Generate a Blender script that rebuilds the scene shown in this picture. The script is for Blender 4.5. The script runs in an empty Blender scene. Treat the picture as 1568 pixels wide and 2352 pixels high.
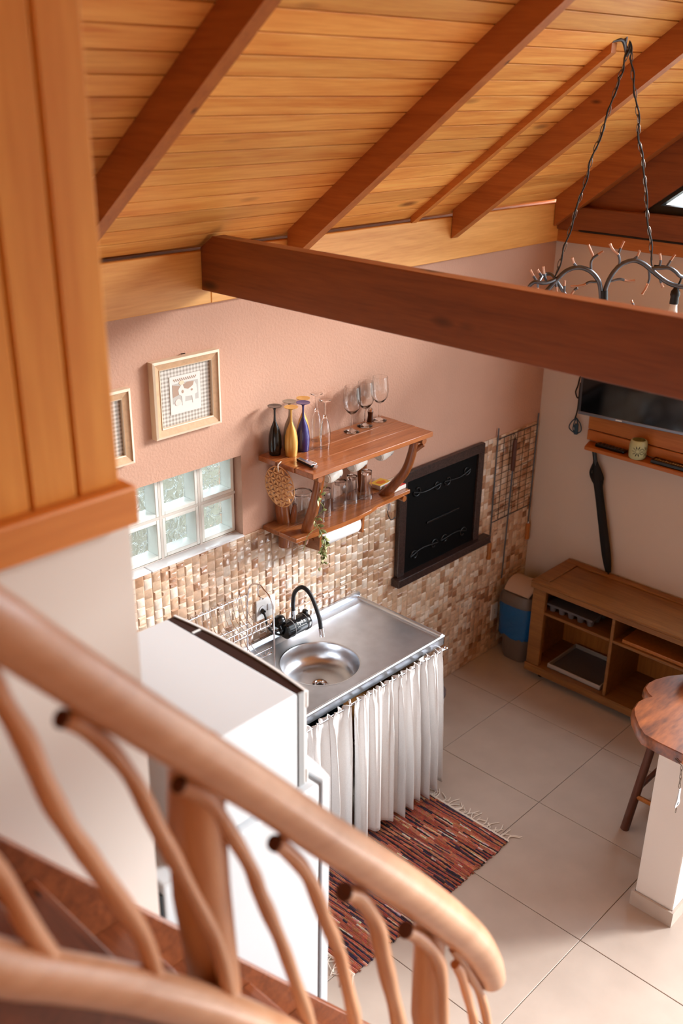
import bpy, bmesh, math, random
from mathutils import Vector, Matrix
random.seed(7)
sc = bpy.context.scene
COL = sc.collection
PI = math.pi

# ------------------------------------------------------------------ camera
CAM = Vector((-4.87097, -3.01364, 3.27))
FPX, PPX, PPY = 2287.0, 784.0, 1176.0
PIT, ROL, YAW = math.radians(23.587), math.radians(-0.887), math.radians(46.604)
_f = Vector((math.sin(YAW)*math.cos(PIT), math.cos(YAW)*math.cos(PIT), -math.sin(PIT)))
_r = Vector((math.cos(YAW), -math.sin(YAW), 0.0))
_d = _f.cross(_r)
RT = _r*math.cos(ROL) + _d*math.sin(ROL)
DN = -_r*math.sin(ROL) + _d*math.cos(ROL)
FW = _f
cam = bpy.data.cameras.new('camera')
cam.sensor_fit = 'VERTICAL'; cam.sensor_height = 36.0; cam.sensor_width = 24.0
cam.lens = FPX/2352.0*36.0
cam.clip_start = 0.05; cam.clip_end = 200
cam.dof.use_dof = True
cam.dof.focus_distance = 4.25
cam.dof.aperture_fstop = 2.0
camo = bpy.data.objects.new('camera', cam); COL.objects.link(camo)
m = Matrix((( RT.x, -DN.x, -FW.x, CAM.x), (RT.y, -DN.y, -FW.y, CAM.y), (RT.z, -DN.z, -FW.z, CAM.z), (0, 0, 0, 1)))
camo.matrix_world = m
sc.camera = camo

def ray(u, v): return RT*((u-PPX)/FPX) + DN*((v-PPY)/FPX) + FW
def at(u, v, ax, val):
    """point of the sight line through a photo pixel at a known coordinate"""
    d = ray(u, v); t = (val-CAM[ax])/d[ax]; return CAM + d*t
def at_plane(u, v, p0, n):
    d = ray(u, v); t = (p0-CAM).dot(n)/d.dot(n); return CAM + d*t

# ------------------------------------------------------------------ world, exposure
sc.view_settings.view_transform = 'Standard'
sc.view_settings.look = 'None'
sc.view_settings.gamma = 1.0
sc.view_settings.use_curve_mapping = False
sc.view_settings.exposure = 0.46
SKY = 5.0
w = bpy.data.worlds.new('world'); sc.world = w; w.use_nodes = True
bg = w.node_tree.nodes['Background']
bg.inputs['Color'].default_value = (0.80, 0.91, 1.0, 1)
bg.inputs['Strength'].default_value = SKY
sc.cycles.use_denoising = True
sc.cycles.max_bounces = 9
sc.cycles.diffuse_bounces = 4
sc.cycles.transmission_bounces = 9
sc.cycles.use_adaptive_sampling = True
sc.cycles.adaptive_threshold = 0.06
sc.cycles.sample_clamp_indirect = 8.0
sc.cycles.blur_glossy = 0.5
sc.cycles.caustics_reflective = False

# room dimensions
YF, XL = -6.2, -7.3           # front wall, left wall
SL = math.radians(37.3); Z0 = 2.68; TS, CS, SS = math.tan(SL), math.cos(SL), math.sin(SL)
YR = YF/2                     # ridge
# openings: (wall, a0, a1, z0, z1)
GLZ = (-5.6, -2.75, 0.0, 2.40)     # garden door in the right wall: y0,y1,z0,z1
GWN = (-2.62, -1.15, 1.25, 2.45)    # window above the bar in the right wall


def portal(name, loc, rot, sx, sy):
    l = bpy.data.lights.new(name, 'AREA'); l.shape = 'RECTANGLE'; l.size = sx; l.size_y = sy
    l.cycles.is_portal = True
    o = bpy.data.objects.new(name, l); COL.objects.link(o); o.location = loc; o.rotation_euler = rot
    return o
portal('garden_door_right_offscreen', (0.16, (GLZ[0]+GLZ[1])/2, (GLZ[2]+GLZ[3])/2), (0, PI/2, 0), GLZ[3]-GLZ[2], GLZ[1]-GLZ[0])
sun = bpy.data.lights.new('hazy_sun_offscreen', 'SUN'); sun.energy = 7.8; sun.angle = math.radians(20); sun.color = (1.0, 0.98, 0.96)
suno = bpy.data.objects.new('hazy_sun_offscreen', sun); COL.objects.link(suno)
SAZ, SEL = math.radians(60), math.radians(22)           # sun low outside the garden door
suno.rotation_euler = Vector((-math.sin(SAZ)*math.cos(SEL), math.cos(SAZ)*math.cos(SEL), -math.sin(SEL))).to_track_quat('-Z', 'Y').to_euler()
portal('bar_window_right_offscreen', (0.16, (GWN[0]+GWN[1])/2, (GWN[2]+GWN[3])/2), (0, PI/2, 0), GWN[3]-GWN[2], GWN[1]-GWN[0])
portal('gable_window_right_offscreen', (0.16, YR, 3.75), (0, PI/2, 0), 2.3, 5.4)

# ------------------------------------------------------------------ helpers
def lin(c):
    return tuple(((x/255.0)/12.92 if x/255.0 <= 0.04045 else ((x/255.0+0.055)/1.055)**2.4) for x in c) + (1.0,)
MATS = {}
def base_mat(name):
    mt = bpy.data.materials.new(name); mt.use_nodes = True
    nt = mt.node_tree; p = nt.nodes['Principled BSDF']; MATS[name] = mt
    return mt, nt, p
def plain(name, rgb, rough=0.5, metal=0.0, noise=0.0, nscale=20.0, bump=0.0, bscale=60.0, trans=0.0, ior=1.45, coat=0.0, sheen=0.0):
    mt, nt, p = base_mat(name); N, L = nt.nodes, nt.links
    p.inputs['Base Color'].default_value = lin(rgb)
    p.inputs['Roughness'].default_value = rough; p.inputs['Metallic'].default_value = metal
    p.inputs['Transmission Weight'].default_value = trans; p.inputs['IOR'].default_value = ior
    p.inputs['Coat Weight'].default_value = coat; p.inputs['Sheen Weight'].default_value = sheen
    if noise or bump:
        tc = N.new('ShaderNodeTexCoord')
    if noise:
        n = N.new('ShaderNodeTexNoise'); n.inputs['Scale'].default_value = nscale; n.inputs['Detail'].default_value = 5
        L.new(tc.outputs['Object'], n.inputs['Vector'])
        r = N.new('ShaderNodeValToRGB'); e = r.color_ramp.elements
        a = lin(rgb); e[0].position = 0.3; e[1].position = 0.7
        e[0].color = tuple(x*(1-noise) for x in a[:3])+(1,); e[1].color = tuple(min(1, x*(1+noise*0.6)) for x in a[:3])+(1,)
        L.new(n.outputs['Fac'], r.inputs['Fac']); L.new(r.outputs['Color'], p.inputs['Base Color'])
    if bump:
        n2 = N.new('ShaderNodeTexNoise'); n2.inputs['Scale'].default_value = bscale; n2.inputs['Detail'].default_value = 4
        L.new(tc.outputs['Object'], n2.inputs['Vector'])
        b = N.new('ShaderNodeBump'); b.inputs['Strength'].default_value = bump; b.inputs['Distance'].default_value = 0.01
        L.new(n2.outputs['Fac'], b.inputs['Height']); L.new(b.outputs['Normal'], p.inputs['Normal'])
    return mt
def wood(name, dark, light, axis=0, scale=1.0, rough=0.4, knots=0.0, vary=0.12, coat=0.0, stretch=14.0, contrast=0.22):
    """procedural timber: grain stretched along one object axis, knots, per-object variation"""
    mt, nt, p = base_mat(name); N, L = nt.nodes, nt.links
    tc = N.new('ShaderNodeTexCoord'); oi = N.new('ShaderNodeObjectInfo')
    mul = N.new('ShaderNodeVectorMath'); mul.operation = 'SCALE'; mul.inputs['Scale'].default_value = 37.0
    cx = N.new('ShaderNodeCombineXYZ')
    for k in range(3): L.new(oi.outputs['Random'], cx.inputs[k])
    L.new(cx.outputs['Vector'], mul.inputs[0])
    add = N.new('ShaderNodeVectorMath'); add.operation = 'ADD'
    L.new(tc.outputs['Object'], add.inputs[0]); L.new(mul.outputs['Vector'], add.inputs[1])
    mp = N.new('ShaderNodeMapping'); s = [scale*stretch]*3; s[axis] = scale*1.0; mp.inputs['Scale'].default_value = s
    L.new(add.outputs['Vector'], mp.inputs['Vector'])
    n1 = N.new('ShaderNodeTexNoise'); n1.inputs['Scale'].default_value = 1.3; n1.inputs['Detail'].default_value = 6; n1.inputs['Distortion'].default_value = 0.9
    L.new(mp.outputs['Vector'], n1.inputs['Vector'])
    n2 = N.new('ShaderNodeTexNoise'); n2.inputs['Scale'].default_value = 7.0; n2.inputs['Detail'].default_value = 3
    L.new(mp.outputs['Vector'], n2.inputs['Vector'])
    mx = N.new('ShaderNodeMath'); mx.operation = 'MULTIPLY_ADD'; mx.inputs[1].default_value = 0.35
    L.new(n2.outputs['Fac'], mx.inputs[0]); 
    m0 = N.new('ShaderNodeMath'); m0.operation = 'MULTIPLY'; m0.inputs[1].default_value = 0.65
    L.new(n1.outputs['Fac'], m0.inputs[0]); L.new(m0.outputs[0], mx.inputs[2])
    r = N.new('ShaderNodeValToRGB'); e = r.color_ramp.elements
    e[0].position = 0.5-contrast; e[1].position = 0.5+contrast; e[0].color = lin(dark); e[1].color = lin(light)
    L.new(mx.outputs[0], r.inputs['Fac'])
    out = r.outputs['Color']
    if knots:
        mk = N.new('ShaderNodeMapping'); s2 = [scale*5.5]*3; s2[axis] = scale*1.9; mk.inputs['Scale'].default_value = s2
        L.new(add.outputs['Vector'], mk.inputs['Vector'])
        nd = N.new('ShaderNodeTexNoise'); nd.inputs['Scale'].default_value = 2.5
        L.new(mk.outputs['Vector'], nd.inputs['Vector'])
        v = N.new('ShaderNodeTexVoronoi'); v.inputs['Scale'].default_value = 1.0; v.inputs['Randomness'].default_value = 1.0
        L.new(mk.outputs['Vector'], v.inputs['Vector'])
        kk = N.new('ShaderNodeValToRGB'); ke = kk.color_ramp.elements
        ke[0].position = 0.035*knots; ke[0].color = (0, 0, 0, 1); ke[1].position = 0.11*knots; ke[1].color = (1, 1, 1, 1)
        L.new(v.outputs['Distance'], kk.inputs['Fac'])
        mix = N.new('ShaderNodeMix'); mix.data_type = 'RGBA'
        mix.inputs['A'].default_value = tuple(x*0.35 for x in lin(dark)[:3])+(1,)
        L.new(kk.outputs['Color'], mix.inputs['Factor']); L.new(out, mix.inputs['B']); out = mix.outputs['Result']
    hs = N.new('ShaderNodeHueSaturation'); mr = N.new('ShaderNodeMapRange')
    mr.inputs['To Min'].default_value = 1-vary; mr.inputs['To Max'].default_value = 1+vary
    L.new(oi.outputs['Random'], mr.inputs['Value']); L.new(mr.outputs['Result'], hs.inputs['Value']); L.new(out, hs.inputs['Color'])
    L.new(hs.outputs['Color'], p.inputs['Base Color'])
    p.inputs['Roughness'].default_value = rough; p.inputs['Coat Weight'].default_value = coat; p.inputs['Coat Roughness'].default_value = 0.15
    return mt
def attr_mat(name, rough=0.5, noise=0.25, nscale=60, bump=0.0, coat=0.0):
    """base colour comes from a per-piece colour attribute, mottled by noise"""
    mt, nt, p = base_mat(name); N, L = nt.nodes, nt.links
    a = N.new('ShaderNodeAttribute'); a.attribute_name = 'Col'
    tc = N.new('ShaderNodeTexCoord'); n = N.new('ShaderNodeTexNoise'); n.inputs['Scale'].default_value = nscale; n.inputs['Detail'].default_value = 6
    L.new(tc.outputs['Object'], n.inputs['Vector'])
    mr = N.new('ShaderNodeMapRange'); mr.inputs['From Min'].default_value = 0.3; mr.inputs['From Max'].default_value = 0.7
    mr.inputs['To Min'].default_value = 1-noise; mr.inputs['To Max'].default_value = 1+noise*0.5
    L.new(n.outputs['Fac'], mr.inputs['Value'])
    hs = N.new('ShaderNodeHueSaturation'); L.new(a.outputs['Color'], hs.inputs['Color']); L.new(mr.outputs['Result'], hs.inputs['Value'])
    L.new(hs.outputs['Color'], p.inputs['Base Color'])
    p.inputs['Roughness'].default_value = rough; p.inputs['Coat Weight'].default_value = coat
    if bump:
        b = N.new('ShaderNodeBump'); b.inputs['Strength'].default_value = bump; b.inputs['Distance'].default_value = 0.003
        L.new(n.outputs['Fac'], b.inputs['Height']); L.new(b.outputs['Normal'], p.inputs['Normal'])
    return mt

def wloc(o):
    v = Vector((0, 0, 0))
    while o is not None: v += o.location; o = o.parent
    return v
class MB:
    def __init__(s): s.bm = bmesh.new(); s.cl = s.bm.loops.layers.float_color.new('Col'); s.usecol = False; s.mi = 0
    def face(s, vs, col=None, smooth=False):
        try: f = s.bm.faces.new(vs)
        except ValueError: return None
        f.smooth = smooth; f.material_index = s.mi
        if col:
            s.usecol = True
            for l in f.loops: l[s.cl] = col
        return f
    def poly(s, pts, col=None, smooth=False):
        return s.face([s.bm.verts.new(p) for p in pts], col, smooth)
    def box(s, lo, hi, bev=0.0, M=None, col=None, seg=1):
        x0, y0, z0 = lo; x1, y1, z1 = hi
        c = [(x0,y0,z0),(x1,y0,z0),(x1,y1,z0),(x0,y1,z0),(x0,y0,z1),(x1,y0,z1),(x1,y1,z1),(x0,y1,z1)]
        v = [s.bm.verts.new(M @ Vector(p) if M else p) for p in c]
        fs = [s.face([v[i] for i in q], col) for q in ((3,2,1,0),(4,5,6,7),(0,1,5,4),(1,2,6,5),(2,3,7,6),(3,0,4,7))]
        if bev > 0:
            es = list({e for f in fs for e in f.edges})
            r = bmesh.ops.bevel(s.bm, geom=es, offset=bev, segments=seg, affect='EDGES', profile=0.5)
            for f in r['faces']:
                f.material_index = s.mi
                if seg > 1: f.smooth = True
        return s
    def prism(s, pts, vec, col=None, bev=0.0, smooth=False):
        """closed polygon pts (3D, planar) extruded by vec"""
        vec = Vector(vec); a = [s.bm.verts.new(p) for p in pts]; b = [s.bm.verts.new(Vector(p)+vec) for p in pts]
        n = len(a); fs = [s.face(a[::-1], col), s.face(b, col)]
        for i in range(n): fs.append(s.face([a[i], a[(i+1) % n], b[(i+1) % n], b[i]], col, smooth))
        if bev:
            es = list({e for f in fs[:2] if f for e in f.edges})
            bmesh.ops.bevel(s.bm, geom=es, offset=bev, segments=2, affect='EDGES', profile=0.5)
        return s
    def tube(s, pts, rad, n=10, cap=True, closed=False, col=None, flat=1.0):
        pts = [Vector(p) for p in pts]; m_ = len(pts)
        rad = rad if isinstance(rad, (list, tuple)) else [rad]*m_
        rings = []; prev = None
        for i, p in enumerate(pts):
            if closed: t = pts[(i+1) % m_]-pts[i-1]
            else: t = pts[min(i+1, m_-1)]-pts[max(i-1, 0)]
            t.normalize()
            if prev is None:
                u = t.orthogonal().normalized()
            else:
                u = prev - t*prev.dot(t)
                u = u.normalized() if u.length > 1e-6 else t.orthogonal().normalized()
            prev = u; v = t.cross(u)
            rings.append([s.bm.verts.new(p + (u*math.cos(2*PI*k/n) + v*math.sin(2*PI*k/n)*flat)*rad[i]) for k in range(n)])
        for i in range(m_ if closed else m_-1):
            a, b = rings[i], rings[(i+1) % m_]
            for k in range(n): s.face([a[k], a[(k+1) % n], b[(k+1) % n], b[k]], col, True)
        if cap and not closed: s.face(rings[0][::-1], col); s.face(rings[-1], col)
        return s
    def lathe(s, prof, c=(0,0,0), n=24, axis=2, col=None, smooth=True, closed=False):
        """profile [(r, h)] revolved about an axis through c"""
        c = Vector(c); rings = []
        def P(r, h, a):
            x, y = r*math.cos(a), r*math.sin(a)
            return c + (Vector((x, y, h)) if axis == 2 else Vector((h, x, y)) if axis == 0 else Vector((y, h, x)))
        for r, h in prof:
            if r < 1e-6: rings.append([s.bm.verts.new(P(0, h, 0))])
            else: rings.append([s.bm.verts.new(P(r, h, 2*PI*k/n)) for k in range(n)])
        m_ = len(rings)
        for i in range(m_ if closed else m_-1):
            a, b = rings[i], rings[(i+1) % m_]
            for k in range(n):
                k2 = (k+1) % n
                if len(a) == 1 and len(b) == 1: continue
                if len(a) == 1: s.face([a[0], b[k], b[k2]][::-1], col, smooth)
                elif len(b) == 1: s.face([a[k], a[k2], b[0]], col, smooth)
                else: s.face([a[k], a[k2], b[k2], b[k]], col, smooth)
        return s
    def grid(s, rows, col=None, smooth=True, wrap=False):
        V = [[s.bm.verts.new(p) for p in r] for r in rows]
        for i in range(len(V)-1):
            nn = len(V[i])
            for j in range(nn if wrap else nn-1):
                j2 = (j+1) % nn
                s.face([V[i][j], V[i][j2], V[i+1][j2], V[i+1][j]], col, smooth)
        return V
    def build(s, name, mat, parent=None, origin=None, fix=True):
        if fix: bmesh.ops.recalc_face_normals(s.bm, faces=s.bm.faces[:])
        for e_ in s.bm.edges:
            if len(e_.link_faces) == 2 and e_.calc_face_angle(0.0) > 0.75: e_.smooth = False
        o_ = wloc(parent) if parent is not None else Vector((0, 0, 0))
        if origin is not None: o_ = Vector(origin)
        if o_.length > 0: bmesh.ops.translate(s.bm, verts=s.bm.verts[:], vec=-o_)
        me = bpy.data.meshes.new(name); s.bm.to_mesh(me); s.bm.free()
        if not s.usecol and 'Col' in me.color_attributes: me.color_attributes.remove(me.color_attributes['Col'])
        for mm in (mat if isinstance(mat, (list, tuple)) else [mat]): me.materials.append(MATS[mm] if isinstance(mm, str) else mm)
        ob = bpy.data.objects.new(name, me); COL.objects.link(ob)
        if parent is not None:
            ob.parent = parent; ob.location = o_ - wloc(parent)
        elif origin is not None: ob.location = origin
        return ob
def tag(o, label, cat, group=None):
    o['label'] = label; o['category'] = cat
    if group: o['group'] = group
    return o
def struct(o, label=None):
    o['kind'] = 'structure'
    if label: o['label'] = label
    return o
def thing(name, label, cat, loc=(0, 0, 0), group=None):
    o = bpy.data.objects.new(name, None); COL.objects.link(o); o.location = loc; o.empty_display_size = 0.05
    return tag(o, label, cat, group)
def inst(src, name, parent, loc, rot=(0, 0, 0)):
    o = bpy.data.objects.new(name, src.data); COL.objects.link(o); o.parent = parent
    o.location = Vector(loc) - (wloc(parent) if parent else Vector((0, 0, 0))); o.rotation_euler = rot
    return o
def dup(root, loc, label=None, group=None, rotz=0.0):
    r = root.copy(); COL.objects.link(r); r.location = loc; r.rotation_euler = (0, 0, rotz)
    if label: r['label'] = label
    if group: r['group'] = group
    for ch in list(root.children):
        c = ch.copy(); COL.objects.link(c); c.parent = r
        for g in ch.children:
            d = g.copy(); COL.objects.link(d); d.parent = c
    return r
def smooth_curve(pts, n=6):
    """Catmull-Rom resample"""
    P = [Vector(p) for p in pts]; P = [P[0]*2-P[1]] + P + [P[-1]*2-P[-2]]; out = []
    for i in range(1, len(P)-2):
        for k in range(n):
            t = k/n; a, b, c, d = P[i-1], P[i], P[i+1], P[i+2]
            out.append(0.5*((2*b)+(c-a)*t+(2*a-5*b+4*c-d)*t*t+(3*b-a-3*c+d)*t**3))
    out.append(P[-2]); return out
def interp(vals, n):
    m_ = len(vals)-1; out = []
    for i in range(n):
        t = i/(n-1)*m_; k = min(int(t), m_-1); out.append(vals[k]+(vals[k+1]-vals[k])*(t-k))
    return out

# ------------------------------------------------------------------ materials
plain('wall_pink', (200, 157, 135), 0.85, noise=0.06, nscale=3.0, bump=0.25, bscale=90)
plain('wall_white', (222, 210, 199), 0.85, noise=0.03, nscale=2.0)
plain('wall_stair', (232, 225, 219), 0.85, noise=0.02, nscale=2.0)
plain('grout', (120, 100, 88), 0.9)
plain('floor_tile', (192, 177, 165), 0.32, noise=0.07, nscale=7.0)
attr_mat('mosaic', 0.28, noise=0.2, nscale=46, bump=0.25, coat=0.3)
plain('tile_grout', (176, 140, 112), 0.8)
wood('ceiling_pine', (218, 132, 56), (252, 188, 102), 0, 1.0, 0.42, knots=1.3, vary=0.15, contrast=0.17)
wood('rafter_wood', (150, 80, 32), (188, 112, 52), 1, 1.2, 0.45, knots=0.7, vary=0.08)
wood('tie_wood', (114, 58, 28), (150, 84, 42), 1, 1.4, 0.45, knots=1.5, vary=0.05)
wood('plate_wood', (212, 140, 62), (244, 184, 104), 0, 1.2, 0.45, knots=0.7, vary=0.04)
wood('gable_wood', (114, 58, 28), (150, 84, 42), 1, 1.2, 0.5)
wood('trim_wood', (172, 96, 36), (206, 130, 60), 1, 1.4, 0.45)
wood('panel_pine', (206, 126, 42), (232, 162, 72), 2, 1.0, 0.45, knots=0.6, vary=0.06)
wood('panel_trim', (196, 112, 42), (222, 142, 66), 0, 1.0, 0.4, vary=0.03)
wood('shelf_wood', (124, 66, 32), (178, 108, 58), 0, 2.2, 0.25, vary=0.10, coat=0.5)
wood('branch_wood', (112, 58, 26), (168, 98, 48), 2, 2.5, 0.3, vary=0.05, coat=0.4)
wood('rail_wood', (200, 142, 102), (230, 182, 146), 0, 0.8, 0.32, vary=0.05, coat=0.2, stretch=8)
wood('spindle_wood', (194, 132, 88), (224, 170, 128), 2, 0.8, 0.35, vary=0.08, stretch=8)
wood('stair_wood', (92, 46, 28), (150, 84, 50), 1, 1.6, 0.35, knots=0.5, vary=0.15, coat=0.2)
wood('cabinet_wood', (112, 70, 30), (158, 106, 54), 1, 1.6, 0.45, knots=0.5, vary=0.06)
wood('slab_wood', (82, 40, 18), (168, 94, 44), 0, 2.6, 0.32, knots=1.6, vary=0.02, coat=0.25, stretch=4, contrast=0.17)
wood('stool_wood', (70, 34, 20), (96, 48, 28), 2, 2.0, 0.4)
wood('handle_wood', (150, 86, 30), (190, 118, 52), 2, 3.0, 0.4)
plain('cut_end', (92, 48, 22), 0.7, noise=0.2, nscale=40)
plain('white_enamel', (208, 212, 217), 0.28)
plain('white_plastic', (226, 227, 227), 0.35)
plain('micro_top', (208, 212, 217), 0.35)
plain('dark_trim', (40, 24, 26), 0.35)
plain('grey_trim', (150, 152, 154), 0.4)
plain('fridge_back', (44, 50, 54), 0.5)
plain('steel', (220, 226, 234), 0.36, 1.0, noise=0.08, nscale=14)
plain('steel_bowl', (206, 211, 218), 0.28, 1.0, noise=0.06, nscale=9)
plain('chrome', (222, 222, 226), 0.08, 1.0)
plain('black_plastic', (14, 15, 17), 0.18)
plain('black_rubber', (24, 24, 28), 0.5)
plain('black_iron', (16, 14, 14), 0.4, 0.0)
plain('grill_panel', (7, 6, 6), 0.6).node_tree.nodes['Principled BSDF'].inputs['Specular IOR Level'].default_value = 0.12
plain('granite', (60, 44, 40), 0.35, noise=0.75, nscale=140)
plain('iron_grey', (104, 106, 112), 0.4, 0.9, noise=0.2, nscale=30)
plain('copper', (196, 150, 126), 0.35, 0.8)
plain('chain_metal', (110, 96, 84), 0.4, 0.8)
plain('linen', (218, 217, 217), 0.9, noise=0.05, nscale=160, bump=0.12, bscale=500, sheen=0.3)
attr_mat('rug_weave', 0.95, noise=0.25, nscale=220, bump=0.5)
plain('fringe', (238, 228, 216), 0.9)
plain('frame_cream', (232, 212, 186), 0.5)
plain('frame_tan', (206, 168, 132), 0.6, noise=0.12, nscale=60)
plain('card_white', (222, 220, 214), 0.6)
plain('card_brown', (176, 148, 130), 0.7); plain('card_peach', (240, 206, 178), 0.7); plain('card_pink', (240, 214, 206), 0.7); plain('card_grey', (190, 186, 180), 0.7)
plain('sill_tile', (234, 236, 240), 0.15, noise=0.04, nscale=6)
plain('mortar', (214, 208, 200), 0.8, noise=0.06, nscale=12)
plain('flute_black', (16, 18, 20), 0.2, coat=0.5)
plain('flute_gold', (214, 166, 86), 0.32, 0.25)
plain('flute_blue', (58, 50, 116), 0.3, 0.1, coat=0.3)
plain('flute_grey', (158, 148, 134), 0.3, 0.4)
plain('mug_white', (240, 236, 228), 0.25, coat=0.4)
plain('mug_blue', (44, 60, 120), 0.4)
plain('glass', (255, 255, 255), 0.0, trans=1.0, ior=1.45)
mt, nt, p = base_mat('window_glass'); N, L = nt.nodes, nt.links        # thin clear pane
_t = N.new('ShaderNodeBsdfTransparent'); _t.inputs['Color'].default_value = (0.97, 0.98, 0.975, 1); _g = N.new('ShaderNodeBsdfGlossy'); _g.inputs['Roughness'].default_value = 0.02
_x = N.new('ShaderNodeMixShader'); _x.inputs['Fac'].default_value = 0.06
L.new(_t.outputs[0], _x.inputs[1]); L.new(_g.outputs[0], _x.inputs[2]); L.new(_x.outputs[0], N['Material Output'].inputs['Surface'])
plain('trivet_wood', (206, 150, 96), 0.6, noise=0.12, nscale=50)
plain('leaf', (122, 128, 72), 0.6, noise=0.3, nscale=60)
plain('leaf_pale', (190, 190, 140), 0.6)
plain('paper', (242, 242, 244), 0.9)
plain('card_yellow', (236, 190, 70), 0.5); plain('card_red', (214, 52, 50), 0.5); plain('card_orange', (226, 120, 40), 0.5)
plain('brown_glass', (70, 34, 16), 0.15)
plain('tv_screen', (8, 8, 12), 0.08)
plain('tv_bezel', (120, 128, 142), 0.3, 0.7)
plain('tv_side', (60, 66, 76), 0.4)
plain('cable_black', (16, 16, 18), 0.5); plain('cable_blue', (36, 70, 92), 0.5)
plain('umbrella_cloth', (14, 14, 16), 0.75)
plain('pot_green', (190, 202, 160), 0.3, noise=0.06, nscale=20)
plain('piercing_shade', (52, 60, 46), 0.6)
plain('gold_print', (170, 140, 80), 0.5)
plain('bin_grey', (110, 96, 88), 0.4); plain('bin_lid', (196, 172, 152), 0.4); plain('bin_rim', (104, 92, 84), 0.4)
mt = plain('bin_bag', (26, 92, 150), 0.25, bump=0.8, bscale=28)
plain('tray_grey', (92, 88, 92), 0.6)
plain('tray_metal', (190, 182, 174), 0.4, 0.5)
plain('bucket_white', (196, 190, 190), 0.4); plain('bucket_lid', (110, 100, 104), 0.5); plain('teal_plastic', (44, 92, 104), 0.4)
plain('stripe_a', (222, 204, 190), 0.9); plain('stripe_b', (180, 140, 116), 0.9)
plain('bulb_white', (240, 236, 230), 0.3)
plain('silver', (214, 214, 216), 0.25, 0.9)
plain('ground', (150, 146, 138), 0.9, noise=0.1, nscale=2)
plain('backdrop_wall', (128, 134, 124), 0.9, noise=0.4, nscale=14)
plain('block_side', (234, 236, 230), 0.25, noise=0.04, nscale=30)
# wavy glass of the glass blocks
mt, nt, p = base_mat('wavy_glass'); N, L = nt.nodes, nt.links
p.inputs['Base Color'].default_value = (0.95, 0.98, 0.97, 1); p.inputs['Transmission Weight'].default_value = 1.0; p.inputs['Roughness'].default_value = 0.05; p.inputs['IOR'].default_value = 1.3
tc = N.new('ShaderNodeTexCoord'); oi = N.new('ShaderNodeObjectInfo')
ad = N.new('ShaderNodeVectorMath'); ad.operation = 'ADD'; L.new(tc.outputs['Object'], ad.inputs[0])
cb = N.new('ShaderNodeCombineXYZ'); ml = N.new('ShaderNodeMath'); ml.operation = 'MULTIPLY'; ml.inputs[1].default_value = 9.0
L.new(oi.outputs['Random'], ml.inputs[0]); L.new(ml.outputs[0], cb.inputs[0]); L.new(ml.outputs[0], cb.inputs[2]); L.new(cb.outputs[0], ad.inputs[1])
nz = N.new('ShaderNodeTexNoise'); nz.inputs['Scale'].default_value = 13; nz.inputs['Detail'].default_value = 3.0; nz.inputs['Distortion'].default_value = 2.2
L.new(ad.outputs[0], nz.inputs['Vector'])
bp = N.new('ShaderNodeBump'); bp.inputs['Strength'].default_value = 1.0; bp.inputs['Distance'].default_value = 0.03
L.new(nz.outputs['Fac'], bp.inputs['Height']); L.new(bp.outputs['Normal'], p.inputs['Normal'])
# gingham paper
mt, nt, p = base_mat('gingham'); N, L = nt.nodes, nt.links
tc = N.new('ShaderNodeTexCoord'); sp = N.new('ShaderNodeSeparateXYZ'); L.new(tc.outputs['Object'], sp.inputs[0])
fac = []
for k in (0, 2):
    a = N.new('ShaderNodeMath'); a.operation = 'MULTIPLY'; a.inputs[1].default_value = 1/0.0155; L.new(sp.outputs[k], a.inputs[0])
    b = N.new('ShaderNodeMath'); b.operation = 'FRACT'; L.new(a.outputs[0], b.inputs[0])
    c = N.new('ShaderNodeMath'); c.operation = 'GREATER_THAN'; c.inputs[1].default_value = 0.5; L.new(b.outputs[0], c.inputs[0]); fac.append(c)
s_ = N.new('ShaderNodeMath'); s_.operation = 'ADD'; L.new(fac[0].outputs[0], s_.inputs[0]); L.new(fac[1].outputs[0], s_.inputs[1])
hv = N.new('ShaderNodeMath'); hv.operation = 'MULTIPLY'; hv.inputs[1].default_value = 0.5; L.new(s_.outputs[0], hv.inputs[0])
rp = N.new('ShaderNodeValToRGB'); rp.color_ramp.elements[0].color = lin((214, 206, 198)); rp.color_ramp.elements[1].color = lin((150, 138, 126))
L.new(hv.outputs[0], rp.inputs['Fac']); L.new(rp.outputs['Color'], p.inputs['Base Color']); p.inputs['Roughness'].default_value = 0.5
p.inputs['Coat Weight'].default_value = 0.6; p.inputs['Coat Roughness'].default_value = 0.05

# ================================================================== SETTING
# floor: grout bed + porcelain tiles
mb = MB(); mb.box((XL, YF, -0.05), (0.15, 0.15, -0.004)); FLOOR = struct(mb.build('floor', 'grout'), 'beige porcelain tiled floor')
gx = [-0.10-0.61*k for k in range(13)]; gy = [-0.425-0.6045*k for k in range(11)]
gx = [0.0]+[g for g in gx if g > XL]+[XL]; gy = [0.0]+[g for g in gy if g > YF]+[YF]
cache = {}
for i in range(len(gx)-1):
    for j in range(len(gy)-1):
        wx, wy = round(gx[i]-gx[i+1], 3), round(gy[j]-gy[j+1], 3)
        if wx < 0.03 or wy < 0.03: continue
        key = (wx, wy); loc = (gx[i+1], gy[j+1], 0)
        if key not in cache:
            mb = MB(); g = 0.0016; mb.box((g, g, -0.012), (wx-g, wy-g, 0), 0.0012)
            t = mb.build('tile', 'floor_tile', FLOOR); t.location = loc; cache[key] = t
        else: inst(cache[key], 'tile', FLOOR, loc)

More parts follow.
